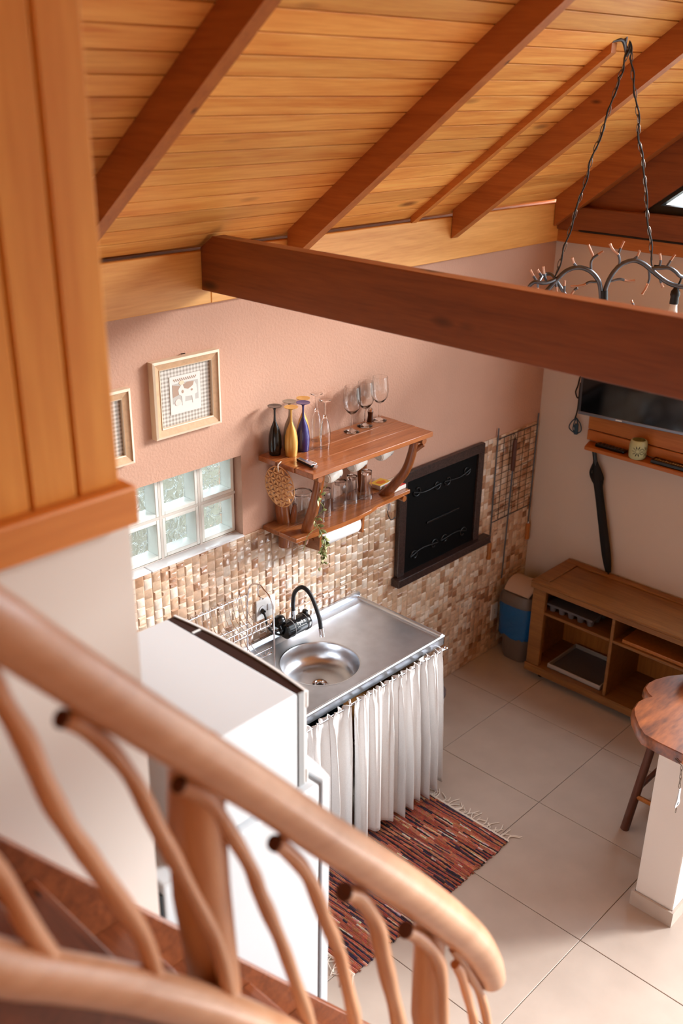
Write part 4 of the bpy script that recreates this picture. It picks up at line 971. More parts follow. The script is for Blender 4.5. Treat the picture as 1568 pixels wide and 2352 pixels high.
# ivy garland
IV = thing('ivy_garland', 'trailing green artificial vine wound around the left branch', 'vine', (-2.10, -0.24, 1.35))
P = smooth_curve([(-2.075, -0.285, 1.69), (-2.12, -0.275, 1.64), (-2.085, -0.275, 1.58), (-2.115, -0.25, 1.53), (-2.08, -0.245, 1.47), (-2.06, -0.25, 1.41), (-2.055, -0.235, 1.35), (-2.05, -0.225, 1.28)], 8)
mb = MB(); mb.tube(P, 0.0016, 6); mb.tube(smooth_curve([P[30], P[30]+Vector((-0.06, 0.0, -0.02)), P[30]+Vector((-0.08, 0.01, -0.09))], 5), 0.0013, 5); mb.build('stem', 'leaf', IV)
rnd = random.Random(9)
for k in range(52):
    i = rnd.randint(2, len(P)-1) if k < 22 else rnd.randint(34, len(P)-1); c = P[i]+Vector((rnd.uniform(-.012, .012), rnd.uniform(-.012, .006), rnd.uniform(-.01, .01)))
    d_ = Vector((rnd.uniform(-1, 1), rnd.uniform(-1, 0.3), rnd.uniform(-1, 0.5))).normalized(); n_ = d_.cross(Vector((rnd.uniform(-.5, .5), -1, rnd.uniform(-.2, .8)))).normalized(); l = rnd.uniform(0.020, 0.034)
    up = d_.cross(n_); mb = MB(); q = []
    for f_, wd in ((0, .04), (.25, .22), (.5, .27), (.75, .17), (1, 0.0)): q.append((c+d_*l*f_+up*0.0, n_*wd*l))
    for a in range(4):
        (c0, w0), (c1, w1) = q[a], q[a+1]; b0, b1 = c0-up*0.003*math.sin(a/4*PI), c1-up*0.003*math.sin((a+1)/4*PI)
        mb.poly([c0-w0, b0, b1, c1-w1] if w1.length else [c0-w0, b0, b1], smooth=True); mb.poly([b0, c0+w0, c1+w1, b1] if w1.length else [b0, c0+w0, b1], smooth=True)
    mb.build('leaf', 'leaf_pale' if rnd.random() < 0.35 else 'leaf', IV)

# ---------------------------------------------------------------- pictures
def picture(x0, x1, z0, z1, label, cow):
    t = thing('picture_frame', label, 'picture', ((x0+x1)/2, -0.002, z0))
    w_ = 0.040
    O = [(x0, z0), (x1, z0), (x1, z1), (x0, z1)]; S = [(1, 1), (-1, 1), (-1, -1), (1, -1)]
    def ringf(i0, d0, i1, d1, nm, mat):
        mb = MB()
        for k in range(4):
            k2 = (k+1) % 4
            a = [Vector((O[q][0]+S[q][0]*ii, dd, O[q][1]+S[q][1]*ii)) for q, ii, dd in ((k, i0, d0), (k2, i0, d0), (k2, i1, d1), (k, i1, d1))]
            b = [Vector((p_.x, 0.0, p_.z)) for p_ in a]
            V = [mb.bm.verts.new(p_) for p_ in a+b]
            for f_ in ((0, 1, 2, 3), (7, 6, 5, 4), (0, 4, 5, 1), (1, 5, 6, 2), (2, 6, 7, 3), (3, 7, 4, 0)): mb.face([V[q] for q in f_])
        return mb.build(nm, mat, t)
    ringf(0.0, -0.030, 0.0095, -0.033, 'outer_moulding', 'frame_cream')
    ringf(0.0095, -0.029, 0.034, -0.022, 'inner_moulding', 'frame_tan')
    ringf(0.034, -0.0255, 0.0375, -0.0235, 'inner_bead', 'frame_cream')
    mb = MB(); mb.box((x0+0.03, -0.012, z0+0.03), (x1-0.03, -0.008, z1-0.03)); mt_ = mb.build('mat_board', 'gingham', t)
    cx, cz = (x0+x1)/2, (z0+z1)/2; c0 = Vector((cx-0.075, 0, cz-0.072)); cw, ch = 0.148, 0.150
    mb = MB(); mb.box((c0.x, -0.0145, c0.z), (c0.x+cw, -0.0118, c0.z+ch)); card = mb.build('picture_card', 'card_white', t)
    if cow:
        def blob(pts, mat, d_):
            mb = MB(); mb.prism([(c0.x+u*cw, -0.0146-d_, c0.z+v*ch) for u, v in pts], (0, 0.0012, 0)); mb.build('printed_shape', mat, card)
        def ell(u, v, a, b, n=16): return [(u+a*math.cos(2*PI*k/n), v+b*math.sin(2*PI*k/n)) for k in range(n)]
        blob([(0.08, 0.28), (0.92, 0.28), (0.92, 0.80), (0.08, 0.80)], 'card_grey', 0.0002)
        blob([(0.08, 0.45), (0.3, 0.5), (0.34, 0.72), (0.08, 0.78)], 'card_brown', 0.0006)
        blob([(0.36, 0.74), (0.55, 0.78), (0.80, 0.76), (0.86, 0.66), (0.88, 0.45), (0.80, 0.42), (0.80, 0.2), (0.72, 0.2), (0.70, 0.40), (0.48, 0.42), (0.46, 0.2), (0.38, 0.2), (0.36, 0.45), (0.28, 0.50), (0.26, 0.62), (0.32, 0.70)], 'card_white', 0.0010)
        blob([(0.42, 0.74), (0.56, 0.79), (0.78, 0.77), (0.74, 0.67), (0.58, 0.60), (0.46, 0.64)], 'card_brown', 0.0014)
        blob(ell(0.40, 0.56, 0.035, 0.045), 'card_brown', 0.0014); blob(ell(0.70, 0.56, 0.035, 0.03), 'card_brown', 0.0014)
        blob(ell(0.38, 0.80, 0.085, 0.055), 'card_peach', 0.0014); blob(ell(0.24, 0.30, 0.10, 0.09), 'card_pink', 0.0014)
        mb = MB()
        for k in range(12): mb.box((c0.x+cw*(0.12+0.065*k), -0.0152, c0.z+ch*0.885), (c0.x+cw*(0.15+0.065*k), -0.0144, c0.z+ch*0.925))
        for k in range(11): mb.box((c0.x+cw*(0.153+0.065*k), -0.0152, c0.z+ch*0.855), (c0.x+cw*(0.183+0.065*k), -0.0144, c0.z+ch*0.885))
        mb.build('printed_border', 'card_brown', card)
    mb = MB(); mb.tube([(cx-0.004, -0.002, z1+0.004), (cx+0.003, -0.018, z1+0.008)], 0.002, 8); mb.build('nail', 'black_iron', t)
picture(-2.748, -2.427, 1.985, 2.288, 'cream framed cow picture on gingham paper above the glass blocks', True)
picture(-3.172, -2.852, 1.924, 2.216, 'cream framed gingham picture half hidden by the plank partition', False)

# ---------------------------------------------------------------- barbecue
BB = thing('barbecue', 'built-in barbecue with black iron door and dark granite surround', 'barbecue', (-0.9, -0.03, 0.815))
gx0, gx1, gz0, gz1 = -1.285, -0.575, 0.862, 1.442
for lo, hi in (((gx0, -0.034, gz0), (gx0+0.055, -0.006, gz1-0.05)), ((gx1-0.05, -0.034, gz0), (gx1, -0.006, gz1-0.05)), ((gx0, -0.034, gz1-0.052), (gx1, -0.006, gz1))):
    mb = MB(); mb.box(lo, hi, 0.003); mb.build('granite_surround', 'granite', BB)
mb = MB(); mb.box((-1.305, -0.062, 0.815), (-0.49, -0.006, 0.862), 0.005, seg=2); mb.build('granite_sill', 'granite', BB)
mb = MB(); mb.box((gx0+0.056, -0.020, gz0+0.001), (gx1-0.051, -0.006, gz1-0.053)); DRB = mb.build('iron_door', 'grill_panel', BB)
def scroll(cx, cz, r, sgn, flip):
    P = []
    for k in range(26):
        a = k/25*1.7*PI; rr = r*(1-0.55*k/25); P.append((cx+sgn*rr*math.cos(a), -0.0235, cz+flip*rr*math.sin(a)))
    return P
for zc, fl in ((1.315, -1), (0.945, 1)):
    for sgn in (-1, 1):
        mb = MB(); cx = -0.93
        P1 = scroll(cx+sgn*0.21, zc, 0.032, sgn, fl); P2 = scroll(cx+sgn*0.045, zc-fl*0.012*-1, 0.030, -sgn, fl)
        mb.tube(P1, 0.0042, 8); mb.tube(P2, 0.0042, 8); mb.tube(smooth_curve([P1[0], (cx+sgn*0.15, -0.0235, zc+fl*0.022), P2[0]], 6), 0.0042, 8); mb.build('scroll', 'black_iron', DRB)
mb = MB(); mb.box((-1.05, -0.030, 1.10), (-0.77, -0.017, 1.112), 0.003); mb.build('door_handle', 'black_iron', DRB)
# grill basket hanging on the tiles
GB = thing('grill_grate', 'long wire grill grate with two wooden handles hung beside the barbecue', 'grill grate', (-0.22, -0.02, 0.65))
mb = MB(); gx_0, gx_1 = -0.428, -0.030
for xx in (gx_0, gx_1): mb.tube([(xx, -0.0125, 1.485), (xx, -0.0125, 0.775)], 0.0042, 10)
for zz in (1.418, 0.905): mb.tube([(gx_0, -0.0125, zz), (gx_1, -0.0125, zz)], 0.0028, 8)
mb.build('frame', 'iron_grey', GB)
mb = MB()
for k in range(1, 6): xx = gx_0+(gx_1-gx_0)*k/6; mb.tube([(xx, -0.0105, 1.418), (xx, -0.0105, 0.905)], 0.0014, 6)
for k in range(1, 14): zz = 0.905+0.0366*k; mb.tube([(gx_0, -0.0100, zz), (gx_1, -0.0100, zz)], 0.0012, 6)
mb.build('wires', 'black_iron', GB)
for xx in (gx_0, gx_1):
    mb = MB(); mb.lathe([(0, 0), (0.013, 0), (0.0145, 0.01), (0.0125, 0.05), (0.0145, 0.095), (0.011, 0.108), (0, 0.108)], (xx, -0.0125, 0.672), 16); h = mb.build('handle', 'handle_wood', GB)
    mb = MB(); mb.lathe([(0, 0.106), (0.0085, 0.106), (0.0085, 0.118), (0.004, 0.121), (0, 0.121)], (xx, -0.0125, 0.672), 14); mb.build('ferrule', 'silver', h)
t = thing('barbecue_poker', 'thin steel poker with long dark handle hung on the tiles', 'poker', (-0.285, -0.03, 0.52))
mb = MB(); mb.lathe([(0, 0), (0.012, 0.0), (0.014, 0.03), (0.0135, 0.17), (0.010, 0.19), (0, 0.192)], (-0.285, -0.0335, 1.20), 16); mb.build('handle', 'stool_wood', t)
mb = MB(); mb.tube([(-0.285, -0.0335, 1.21), (-0.288, -0.0295, 0.80), (-0.290, -0.0255, 0.50)], [0.0055, 0.005, 0.0042], 10); mb.build('rod', 'iron_grey', t)
mb = MB(); mb.tube(smooth_curve([(-0.285, -0.0335, 1.39), (-0.292, -0.026, 1.41), (-0.285, -0.02, 1.425), (-0.278, -0.026, 1.41), (-0.285, -0.0335, 1.39)], 5), 0.002, 6); mb.build('loop', 'black_iron', t)

# ---------------------------------------------------------------- TV wall
a = at(1327, 950, 0, -0.13); b = at(1568, 1000, 0, -0.09)
ex = (b-a).normalized(); ez = Vector((0, 0, 1)); ez = (ez-ex*ez.dot(ex)).normalized(); en = ex.cross(ez)      # en points to the room
if en.x > 0: en = -en
TVM = Matrix(((ex.x, -en.x, ez.x, a.x), (ex.y, -en.y, ez.y, a.y), (ex.z, -en.z, ez.z, a.z), (0, 0, 0, 1)))
TVW, TVH = 0.735, 0.435
TV = thing('television', 'flat black television with silver lower bezel on the white wall', 'television', tuple(a))
mb = MB(); mb.box((0, 0.004, 0), (TVW, 0.045, TVH), 0.004, TVM); mb.build('housing', 'tv_side', TV)
mb = MB(); mb.box((0.013, 0.000, 0.017), (TVW-0.013, 0.006, TVH-0.013), 0, TVM); mb.build('screen', 'tv_screen', TV)
mb = MB(); mb.box((0, -0.003, 0), (TVW, 0.005, 0.017), 0.002, TVM); mb.build('lower_bezel', 'tv_bezel', TV)
mb = MB(); mb.box((0, -0.002, 0.017), (0.013, 0.005, TVH), 0.001, TVM); mb.box((TVW-0.013, -0.002, 0.017), (TVW, 0.005, TVH), 0.001, TVM); mb.box((0, -0.002, TVH-0.013), (TVW, 0.005, TVH), 0.001, TVM); mb.build('side_bezel', 'tv_side', TV)
mb = MB(); mb.box((0.225, -0.0036, 0.005), (0.262, -0.0028, 0.012), 0, TVM); mb.build('logo', 'silver', TV)
mb = MB(); q = TVM @ Vector((TVW/2, 0.03, TVH/2)); mb.tube([q, (-0.0, q.y, q.z)], 0.03, 14); mb.box((-0.012, q.y-0.1, q.z-0.1), (0, q.y+0.1, q.z+0.1)); mb.build('wall_mount', 'black_iron', TV)
TB = thing('tv_board', 'orange wooden wall board with narrow ledge below the television', 'shelf', (-0.05, -0.8, 1.36))
for z0, z1 in ((1.402, 1.462), (1.468, 1.70)):
    mb = MB(); mb.box((-0.020, -1.10, z0), (-0.0, -0.335, z1), 0.003); mb.build('board', 'trim_wood', TB)
mb = MB(); mb.prism([(-0.105, -0.375, 1.372), (-0.105, -1.10, 1.372), (0, -1.10, 1.372), (0, -0.352, 1.372), (-0.03, -0.352, 1.372)], (0, 0, 0.022), bev=0.003); mb.build('ledge', 'trim_wood', TB)
LZ = 1.394
t = thing('remote_control', 'black remote control lying on the ledge beside the green pot', 'remote', (-0.05, -0.50, LZ))
mb = MB(); mb.box((-0.075, -0.60, LZ), (-0.035, -0.42, LZ+0.02), 0.006, seg=2); mb.build('body', 'black_plastic', t)
mb = MB()
for k in range(8):
    for j in range(3): mb.box((-0.069+0.011*j, -0.585+0.02*k, LZ+0.0195), (-0.062+0.011*j, -0.575+0.02*k, LZ+0.0215))
mb.build('buttons', 'tv_side', t)
PC = Vector((-0.070, -0.678, LZ)); t = thing('candle_pot', 'pale green ceramic pot with dark painted piercings in flower pattern on the ledge', 'pot', tuple(PC))
mb = MB(); mb.lathe([(0, 0), (0.036, 0), (0.045, 0.008), (0.0475, 0.03), (0.0475, 0.075), (0.044, 0.098), (0.038, 0.106), (0.035, 0.106), (0.040, 0.096), (0.043, 0.075), (0.043, 0.01), (0, 0.008)], PC, 36); pb = mb.build('body', 'pot_green', t)
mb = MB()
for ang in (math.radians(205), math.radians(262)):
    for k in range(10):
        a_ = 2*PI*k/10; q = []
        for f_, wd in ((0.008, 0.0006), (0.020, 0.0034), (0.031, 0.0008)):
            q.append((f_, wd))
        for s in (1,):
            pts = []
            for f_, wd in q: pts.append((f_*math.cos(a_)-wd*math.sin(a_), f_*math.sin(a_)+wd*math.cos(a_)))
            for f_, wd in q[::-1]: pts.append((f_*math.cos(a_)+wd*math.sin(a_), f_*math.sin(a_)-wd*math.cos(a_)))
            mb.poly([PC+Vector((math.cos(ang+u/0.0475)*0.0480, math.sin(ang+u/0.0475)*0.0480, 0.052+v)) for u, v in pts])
mb.build('painted_piercing', 'piercing_shade', pb)  # petals coloured dark for the shade inside the pot's piercings
t = thing('storage_box', 'flat black box with gold lettering on the ledge', 'box', (-0.05, -0.86, LZ))
mb = MB(); mb.box((-0.088, -0.98, LZ), (-0.03, -0.765, LZ+0.022), 0.003); mb.build('box', 'black_plastic', t)
mb = MB(); rnd = random.Random(3)
for k in range(12): mb.box((-0.075, -0.945+0.014*k, LZ+0.0218), (-0.058+rnd.uniform(-.006, .006), -0.936+0.014*k, LZ+0.0228))
mb.build('lettering', 'gold_print', t)
# cables left of the TV
t = thing('television_cable', 'black and blue cables dangling at the left edge of the television', 'cable', (-0.03, -0.26, 1.5))
mb = MB(); mb.tube(smooth_curve([(-0.07, -0.33, 1.80), (-0.03, -0.262, 1.77), (-0.025, -0.245, 1.70), (-0.025, -0.235, 1.66), (-0.028, -0.255, 1.63), (-0.03, -0.27, 1.67), (-0.03, -0.262, 1.72), (-0.028, -0.262, 1.62), (-0.03, -0.262, 1.56), (-0.028, -0.25, 1.50)], 8), 0.004, 8); mb.build('black_cable', 'cable_black', t)
mb = MB()
for k in range(4):
    a_ = (k-1.5)*0.5; mb.tube(smooth_curve([(-0.03, -0.262, 1.515), (-0.03, -0.262-0.045*math.sin(a_), 1.475+0.01*math.cos(a_)), (-0.032, -0.262-0.055*math.sin(a_), 1.445), (-0.03, -0.268, 1.425), (-0.028, -0.262-0.02*math.sin(a_), 1.47)], 6), 0.0032, 8)
mb.tube([(-0.03, -0.268, 1.48), (-0.032, -0.27, 1.42)], 0.011, 10); mb.build('blue_cable', 'cable_blue', t)
# umbrella
UM = thing('umbrella', 'folded black umbrella hanging on the wall below the ledge', 'umbrella', (-0.04, -0.42, 1.35))
ua, ub = Vector((-0.04, -0.408, 1.335)), Vector((-0.036, -0.585, 0.654))
def up_(t_): return ua+(ub-ua)*t_
mb = MB(); rows = []
for t_, r in ((0.06, .014), (0.12, .020), (0.18, .030), (0.22, .032), (0.26, .025), (0.38, .024), (0.55, .027), (0.75, .029), (0.86, .027), (0.95, .022), (1.0, .017)):
    rows.append([up_(t_)+Vector((math.cos(2*PI*k/24)*0.75, math.sin(2*PI*k/24), 0))*(r*(1+0.12*math.cos(6*2*PI*k/24+t_*5))) for k in range(24)])
mb.grid(rows, wrap=True); mb.build('canopy', 'umbrella_cloth', UM)
mb = MB(); mb.tube([up_(-0.055), up_(0.20)], [0.013, 0.012], 12); mb.build('handle', 'black_plastic', UM)
mb = MB(); mb.tube(smooth_curve([up_(0.06), up_(0.10)+Vector((0, 0.02, 0)), up_(0.17)+Vector((0, 0.042, 0)), up_(0.235)+Vector((0, 0.03, 0)), up_(0.25)+Vector((0, 0.01, 0)), up_(0.20)+Vector((0, -0.03, 0)), up_(0.13)+Vector((0, -0.022, 0)), up_(0.06)], 5), 0.011, 10, flat=0.6); mb.build('wrist_strap', 'umbrella_cloth', UM)
mb = MB(); mb.tube([up_(0.99), up_(1.02)], 0.004, 8); mb.build('tip', 'black_iron', UM)

# ---------------------------------------------------------------- low cabinet
CBX0, CBX1, CY0, CY1, CZ = -0.405, -0.015, -1.355, -0.322, 0.64
CB = thing('low_cabinet', 'low open wooden cabinet on casters against the white wall', 'cabinet', (-0.2, -0.84, 0))
def cbx(lo, hi, nm, bev=0.003): mb = MB(); mb.box(lo, hi, bev); return mb.build(nm, 'cabinet_wood', CB)
bz = 0.045
cbx((CBX0-0.01, CY0-0.005, bz), (CBX1, CY1+0.005, bz+0.05), 'base')
for y1 in (CY1, CY0+0.085): cbx((CBX0, y1-0.085, bz+0.05), (CBX0+0.03, y1, CZ-0.045), 'front_stile')
for y in (CY1-0.02, CY0): cbx((CBX0+0.03, y, bz+0.05), (CBX1-0.01, y+0.02, CZ-0.045), 'side_panel')
cbx((CBX0+0.005, -0.849, bz+0.05), (CBX1-0.02, -0.829, CZ-0.045), 'divider')
cbx((CBX0+0.005, -0.829, 0.440), (CBX1-0.02, CY1-0.02, 0.458), 'shelf'); cbx((CBX0+0.005, CY0+0.02, 0.440), (CBX1-0.02, -0.849, 0.458), 'shelf')
mb = MB(); mb.box((CBX1-0.018, CY0+0.02, bz+0.05), (CBX1-0.006, CY1-0.02, CZ-0.045)); mb.build('back_panel', 'handle_wood', CB)
tx0, tx1, ty0, ty1 = CBX0-0.012, CBX1, CY0-0.012, CY1+0.012; tw = 0.085
cbx((tx0, ty0, CZ-0.046), (tx1, ty1, CZ-0.012), 'top_core')
cbx((tx0, ty0, CZ-0.013), (tx0+tw*0.6, ty1, CZ), 'top_rail'); cbx((tx1-tw*0.6, ty0, CZ-0.013), (tx1, ty1, CZ), 'top_rail')
cbx((tx0+tw*0.6, ty1-tw, CZ-0.013), (tx1-tw*0.6, ty1, CZ), 'top_rail'); cbx((tx0+tw*0.6, ty0, CZ-0.013), (tx1-tw*0.6, ty0+tw, CZ), 'top_rail')
cbx((tx0+tw*0.6+0.002, ty0+tw+0.002, CZ-0.013), (tx1-tw*0.6-0.002, ty1-tw-0.002, CZ-0.008), 'top_panel', 0.001)
for xx in (CBX0+0.05, CBX1-0.06):
    for yy_ in (CY0+0.08, CY1-0.08):
        mb = MB(); mb.lathe([(0, -0.01), (0.018, -0.01), (0.020, -0.006), (0.020, 0.006), (0.018, 0.01), (0, 0.01)], (xx, yy_, 0.020), 18, axis=1); mb.box((xx-0.012, yy_-0.014, 0.03), (xx+0.012, yy_+0.014, bz)); mb.build('caster', 'black_plastic', CB)
# things inside
t = thing('egg_tray', 'grey moulded tray on the upper left shelf of the cabinet', 'tray', (-0.25, -0.53, 0.458))
mb = MB(); mb.box((-0.37, -0.70, 0.493), (-0.12, -0.40, 0.506), 0.003)
for i in range(5):
    for j in range(4): mb.lathe([(0, 0), (0.017, 0.0), (0.024, 0.036), (0, 0.036)], (-0.345+0.066*j, -0.675+0.061*i, 0.4585), 12)
mb.build('body', 'tray_grey', t)
t = thing('drip_tray', 'square metal baking tray lying in the lower left bay of the cabinet', 'tray', (-0.22, -0.60, 0.095))
mb = MB(); mb.box((-0.375, -0.80, 0.096), (-0.06, -0.45, 0.100)); mb.build('base', 'tray_grey', t)
mb = MB()
for lo, hi in (((-0.375, -0.80, 0.096), (-0.366, -0.45, 0.124)), ((-0.069, -0.80, 0.096), (-0.06, -0.45, 0.124)), ((-0.366, -0.80, 0.096), (-0.069, -0.791, 0.124)), ((-0.366, -0.459, 0.096), (-0.069, -0.45, 0.124))): mb.box(lo, hi, 0.002)
mb.build('rim', 'tray_metal', t)
t = thing('cutting_board', 'pale wooden board lying on the upper right shelf of the cabinet', 'board', (-0.24, -1.05, 0.458))
mb = MB(); mb.box((-0.385, -1.27, 0.4585), (-0.10, -0.895, 0.480), 0.004, seg=2); mb.build('board', 'handle_wood', t)
mb = MB(); mb.lathe([(0.012, 0), (0.016, 0), (0.016, 0.001), (0.012, 0.001)], (-0.14, -0.93, 0.480), 14, closed=True); mb.build('hanging_hole', 'cut_end', t)
# bin
BC = Vector((-0.215, -0.165, 0)); BN = thing('pedal_bin', 'tall grey swing-lid bin lined with a blue bag in the corner', 'bin', tuple(BC))
def rr(z, hx, hy, n=40, p=0.55):
    o = []
    for k in range(n):
        a = 2*PI*k/n; c_, s_ = math.cos(a), math.sin(a); o.append(BC+Vector((hx*math.copysign(abs(c_)**p, c_), hy*math.copysign(abs(s_)**p, s_), z)))
    return o
mb = MB(); mb.grid([rr(0.0, 0.001, 0.001), rr(0.0, 0.105, 0.085), rr(0.02, 0.112, 0.092), rr(0.39, 0.138, 0.118), rr(0.39, 0.001, 0.001)], wrap=True); mb.build('body', 'bin_grey', BN)
mb = MB(); rnd = random.Random(2); rows = []
for z, hx, hy in ((0.395, 0.139, 0.119), (0.36, 0.146, 0.126), (0.28, 0.144, 0.124), (0.21, 0.142, 0.122), (0.17, 0.141, 0.121)):
    row = rr(z, hx, hy)
    rows.append([p_+(p_-BC).to_2d().to_3d().normalized()*rnd.uniform(-.003, .004)+Vector((0, 0, rnd.uniform(-.012, .012) if z < 0.2 else 0)) for p_ in row])
mb.grid(rows, wrap=True); mb.build('bag_liner', 'bin_bag', BN)
mb = MB(); mb.grid([rr(0.385, 0.140, 0.120), rr(0.386, 0.148, 0.128), rr(0.42, 0.148, 0.128), rr(0.455, 0.128, 0.118), rr(0.458, 0.09, 0.085)], wrap=True); mb.build('rim', 'bin_rim', BN)
rows = []
for i in range(13):
    y_ = -0.095+0.19*i/12; rows.append([BC+Vector((-0.118+0.225*j/12, y_*(1-0.10*(abs(j-6)/6)**3), 0.462+0.055*math.sin(PI*j/12)**0.8)) for j in range(13)])
mb = MB(); mb.grid(rows); mb.grid([[p_-Vector((0, 0, 0.012)) for p_ in r] for r in rows]); lid = mb.build('swing_lid', 'bin_lid', BN)
mb = MB(); mb.box((BC.x-0.02, BC.y-0.11, 0.49), (BC.x+0.03, BC.y-0.08, 0.512), 0.008, seg=2); mb.build('lid_grip', 'bin_rim', lid)

# ---------------------------------------------------------------- bar
BT, BB_ = 1.02, 0.965
op = [(1568, 1548), (1529, 1552), (1500, 1560), (1486, 1567), (1478, 1578), (1484, 1590), (1494, 1600), (1480, 1602), (1462, 1611), (1452, 1627), (1454, 1643), (1464, 1668), (1477, 1687), (1512, 1707), (1568, 1734)]
out = [at(u, v, 2, BT) for u, v in op]
out = out + [Vector((-1.55, -2.03, BT)), Vector((-1.0, -2.08, BT)), Vector((-0.03, -2.05, BT)), Vector((-0.03, -1.62, BT)), Vector((-0.8, -1.60, BT))]
ctr = Vector((-1.2, -1.8, 0)); mb = MB()
V0 = [mb.bm.verts.new(p_) for p_ in [Vector((ctr.x+(p_.x-ctr.x)*0.99, ctr.y+(p_.y-ctr.y)*0.97, BT)) for p_ in out]]
V1 = [mb.bm.verts.new(Vector((p_.x, p_.y, BT-0.008))) for p_ in out]
V2 = [mb.bm.verts.new(Vector((ctr.x+(p_.x-ctr.x)*1.005, ctr.y+(p_.y-ctr.y)*1.01, BB_+0.012))) for p_ in out]
V3 = [mb.bm.verts.new(Vector((ctr.x+(p_.x-ctr.x)*0.97, ctr.y+(p_.y-ctr.y)*0.95, BB_))) for p_ in out]
n = len(out); mb.face(V0); mb.face(V3[::-1])
for A_, B_ in ((V0, V1), (V1, V2), (V2, V3)):
    for k in range(n): mb.face([A_[k], A_[(k+1) % n], B_[(k+1) % n], B_[k]], None, True)
sl = mb.build('bar_counter', 'slab_wood', origin=(-1.2, -1.8, BB_)); tag(sl, 'rustic live-edge wooden slab on the white half wall', 'bar top')
# stool
sf = at(1434, 1903, 2, 0.0); sx0, sx1, sy1, sy0 = sf.x, sf.x+0.31, sf.y, sf.y-0.21
SO = thing('bar_stool', 'dark wooden stool with splayed legs behind the half wall', 'stool', ((sx0+sx1)/2, (sy0+sy1)/2, 0))
mb = MB(); mb.box((sx0+0.055, sy0+0.02, 0.485), (sx1-0.055, sy1-0.035, 0.52), 0.008, seg=2); mb.build('seat', 'stool_wood', SO)
scx, scy = (sx0+sx1)/2, (sy0+sy1)/2
def lg(fx, fy, z): f_ = 1-0.40*z/0.49; return Vector((scx+(fx-scx)*f_, scy+(fy-scy)*f_, z))
fts = [(sx0, sy1), (sx1, sy1), (sx1, sy0), (sx0, sy0)]
for fx, fy in fts:
    mb = MB(); mb.tube([lg(fx, fy, 0), lg(fx, fy, 0.488)], [0.021, 0.019], 12); mb.build('leg', 'stool_wood', SO)
for k in range(4):
    z = 0.19 if k % 2 else 0.23
    mb = MB(); mb.tube([lg(*fts[k], z), lg(*fts[(k+1) % 4], z)], 0.012, 10, flat=1.5); mb.build('stretcher', 'handle_wood' if k == 3 else 'stool_wood', SO)
# bowl with cloth on bar
bo = at(1618, 1560, 2, BT); t = thing('wooden_bowl', 'dark turned wooden bowl standing on the bar slab', 'bowl', (bo.x, bo.y, BT))
mb = MB(); mb.lathe([(0, 0), (0.055, 0), (0.06, 0.008), (0.085, 0.05), (0.092, 0.085), (0.086, 0.085), (0.076, 0.05), (0.05, 0.014), (0, 0.012)], (bo.x, bo.y, BT), 36); mb.build('body', 'stool_wood', t)
mb = MB(); mb.tube([(bo.x+0.089*math.cos(2*PI*k/36), bo.y+0.089*math.sin(2*PI*k/36), BT+0.085) for k in range(36)], 0.0042, 8, closed=True); mb.build('rim', 'handle_wood', t)
t = thing('striped_cloth', 'folded beige striped cloth lying over the wooden bowl', 'cloth', (bo.x, bo.y, BT+0.09))
mb = MB(); rows = []
for i in range(15):
    u = -0.075+0.15*i/14; rows.append([Vector((bo.x+u*0.8+0.0, bo.y-0.07+0.14*j/14, BT+0.088+0.035*math.cos(PI*u/0.16)*(0.8+0.2*math.sin(j*0.9))-0.012*abs(j-7)/7)) for j in range(15)])
for i in range(14):
    for j in range(14):
        pass
mbs = [MB(), MB()]
for j in range(14):
    mbs[j % 2].grid([[rows[i][j], rows[i][j+1]] for i in range(15)])
c1 = mbs[0].build('cloth', 'stripe_a', t); c2 = mbs[1].build('stripe', 'stripe_b', c1)
for o in (c1, c2):
    sm = o.modifiers.new('thickness', 'SOLIDIFY'); sm.thickness = 0.006; sm.offset = 1
# opener on a chain
q0 = at(1566, 1758, 1, -1.885); t = thing('hanging_opener', 'white metal bottle opener on a chain in front of the half wall', 'opener', tuple(q0))
mb = MB()
for k in range(5):
    c_ = q0+Vector((0.003*k, 0, -0.012-0.0215*k))
    P = [c_+(Vector((0.006*math.cos(2*PI*s/12), 0.0, 0.013*math.sin(2*PI*s/12))) if k % 2 else Vector((0.004*math.cos(2*PI*s/12), 0.005*math.cos(2*PI*s/12), 0.013*math.sin(2*PI*s/12)))) for s in range(12)]; mb.tube(P, 0.0013, 6, closed=True)
mb.tube([q0+Vector((0, 0, 0)), q0+Vector((0.0, 0.03, 0.015))], 0.002, 6)
mb.build('chain', 'chain_metal', t)
c_ = q0+Vector((0.016, 0, -0.115)); mb = MB(); mb.prism([c_+Vector(p_) for p_ in ((-.007, 0, 0), (.007, 0, 0), (.008, 0, -.045), (.019, 0, -.066), (.016, 0, -.080), (-.016, 0, -.080), (-.019, 0, -.066), (-.008, 0, -.045))], (0, -0.004, 0), bev=0.001); op_ = mb.build('opener_plate', 'white_enamel', t)
mb = MB()
for k in range(4): a_ = k*PI/4; d_ = Vector((math.cos(a_), 0, math.sin(a_)))*0.006; m_ = c_+Vector((0, -0.0045, -0.066)); mb.tube([m_-d_, m_+d_], 0.0008, 4)
mb.build('engraved_star', 'tv_side', op_)
mb = MB(); m_ = c_+Vector((0, -0.002, -0.1)); mb.tube([m_+Vector((0.005*math.cos(2*PI*s/12), 0, 0.012*math.sin(2*PI*s/12))) for s in range(12)], 0.001, 5, closed=True); mb.build('ring', 'chain_metal', t)

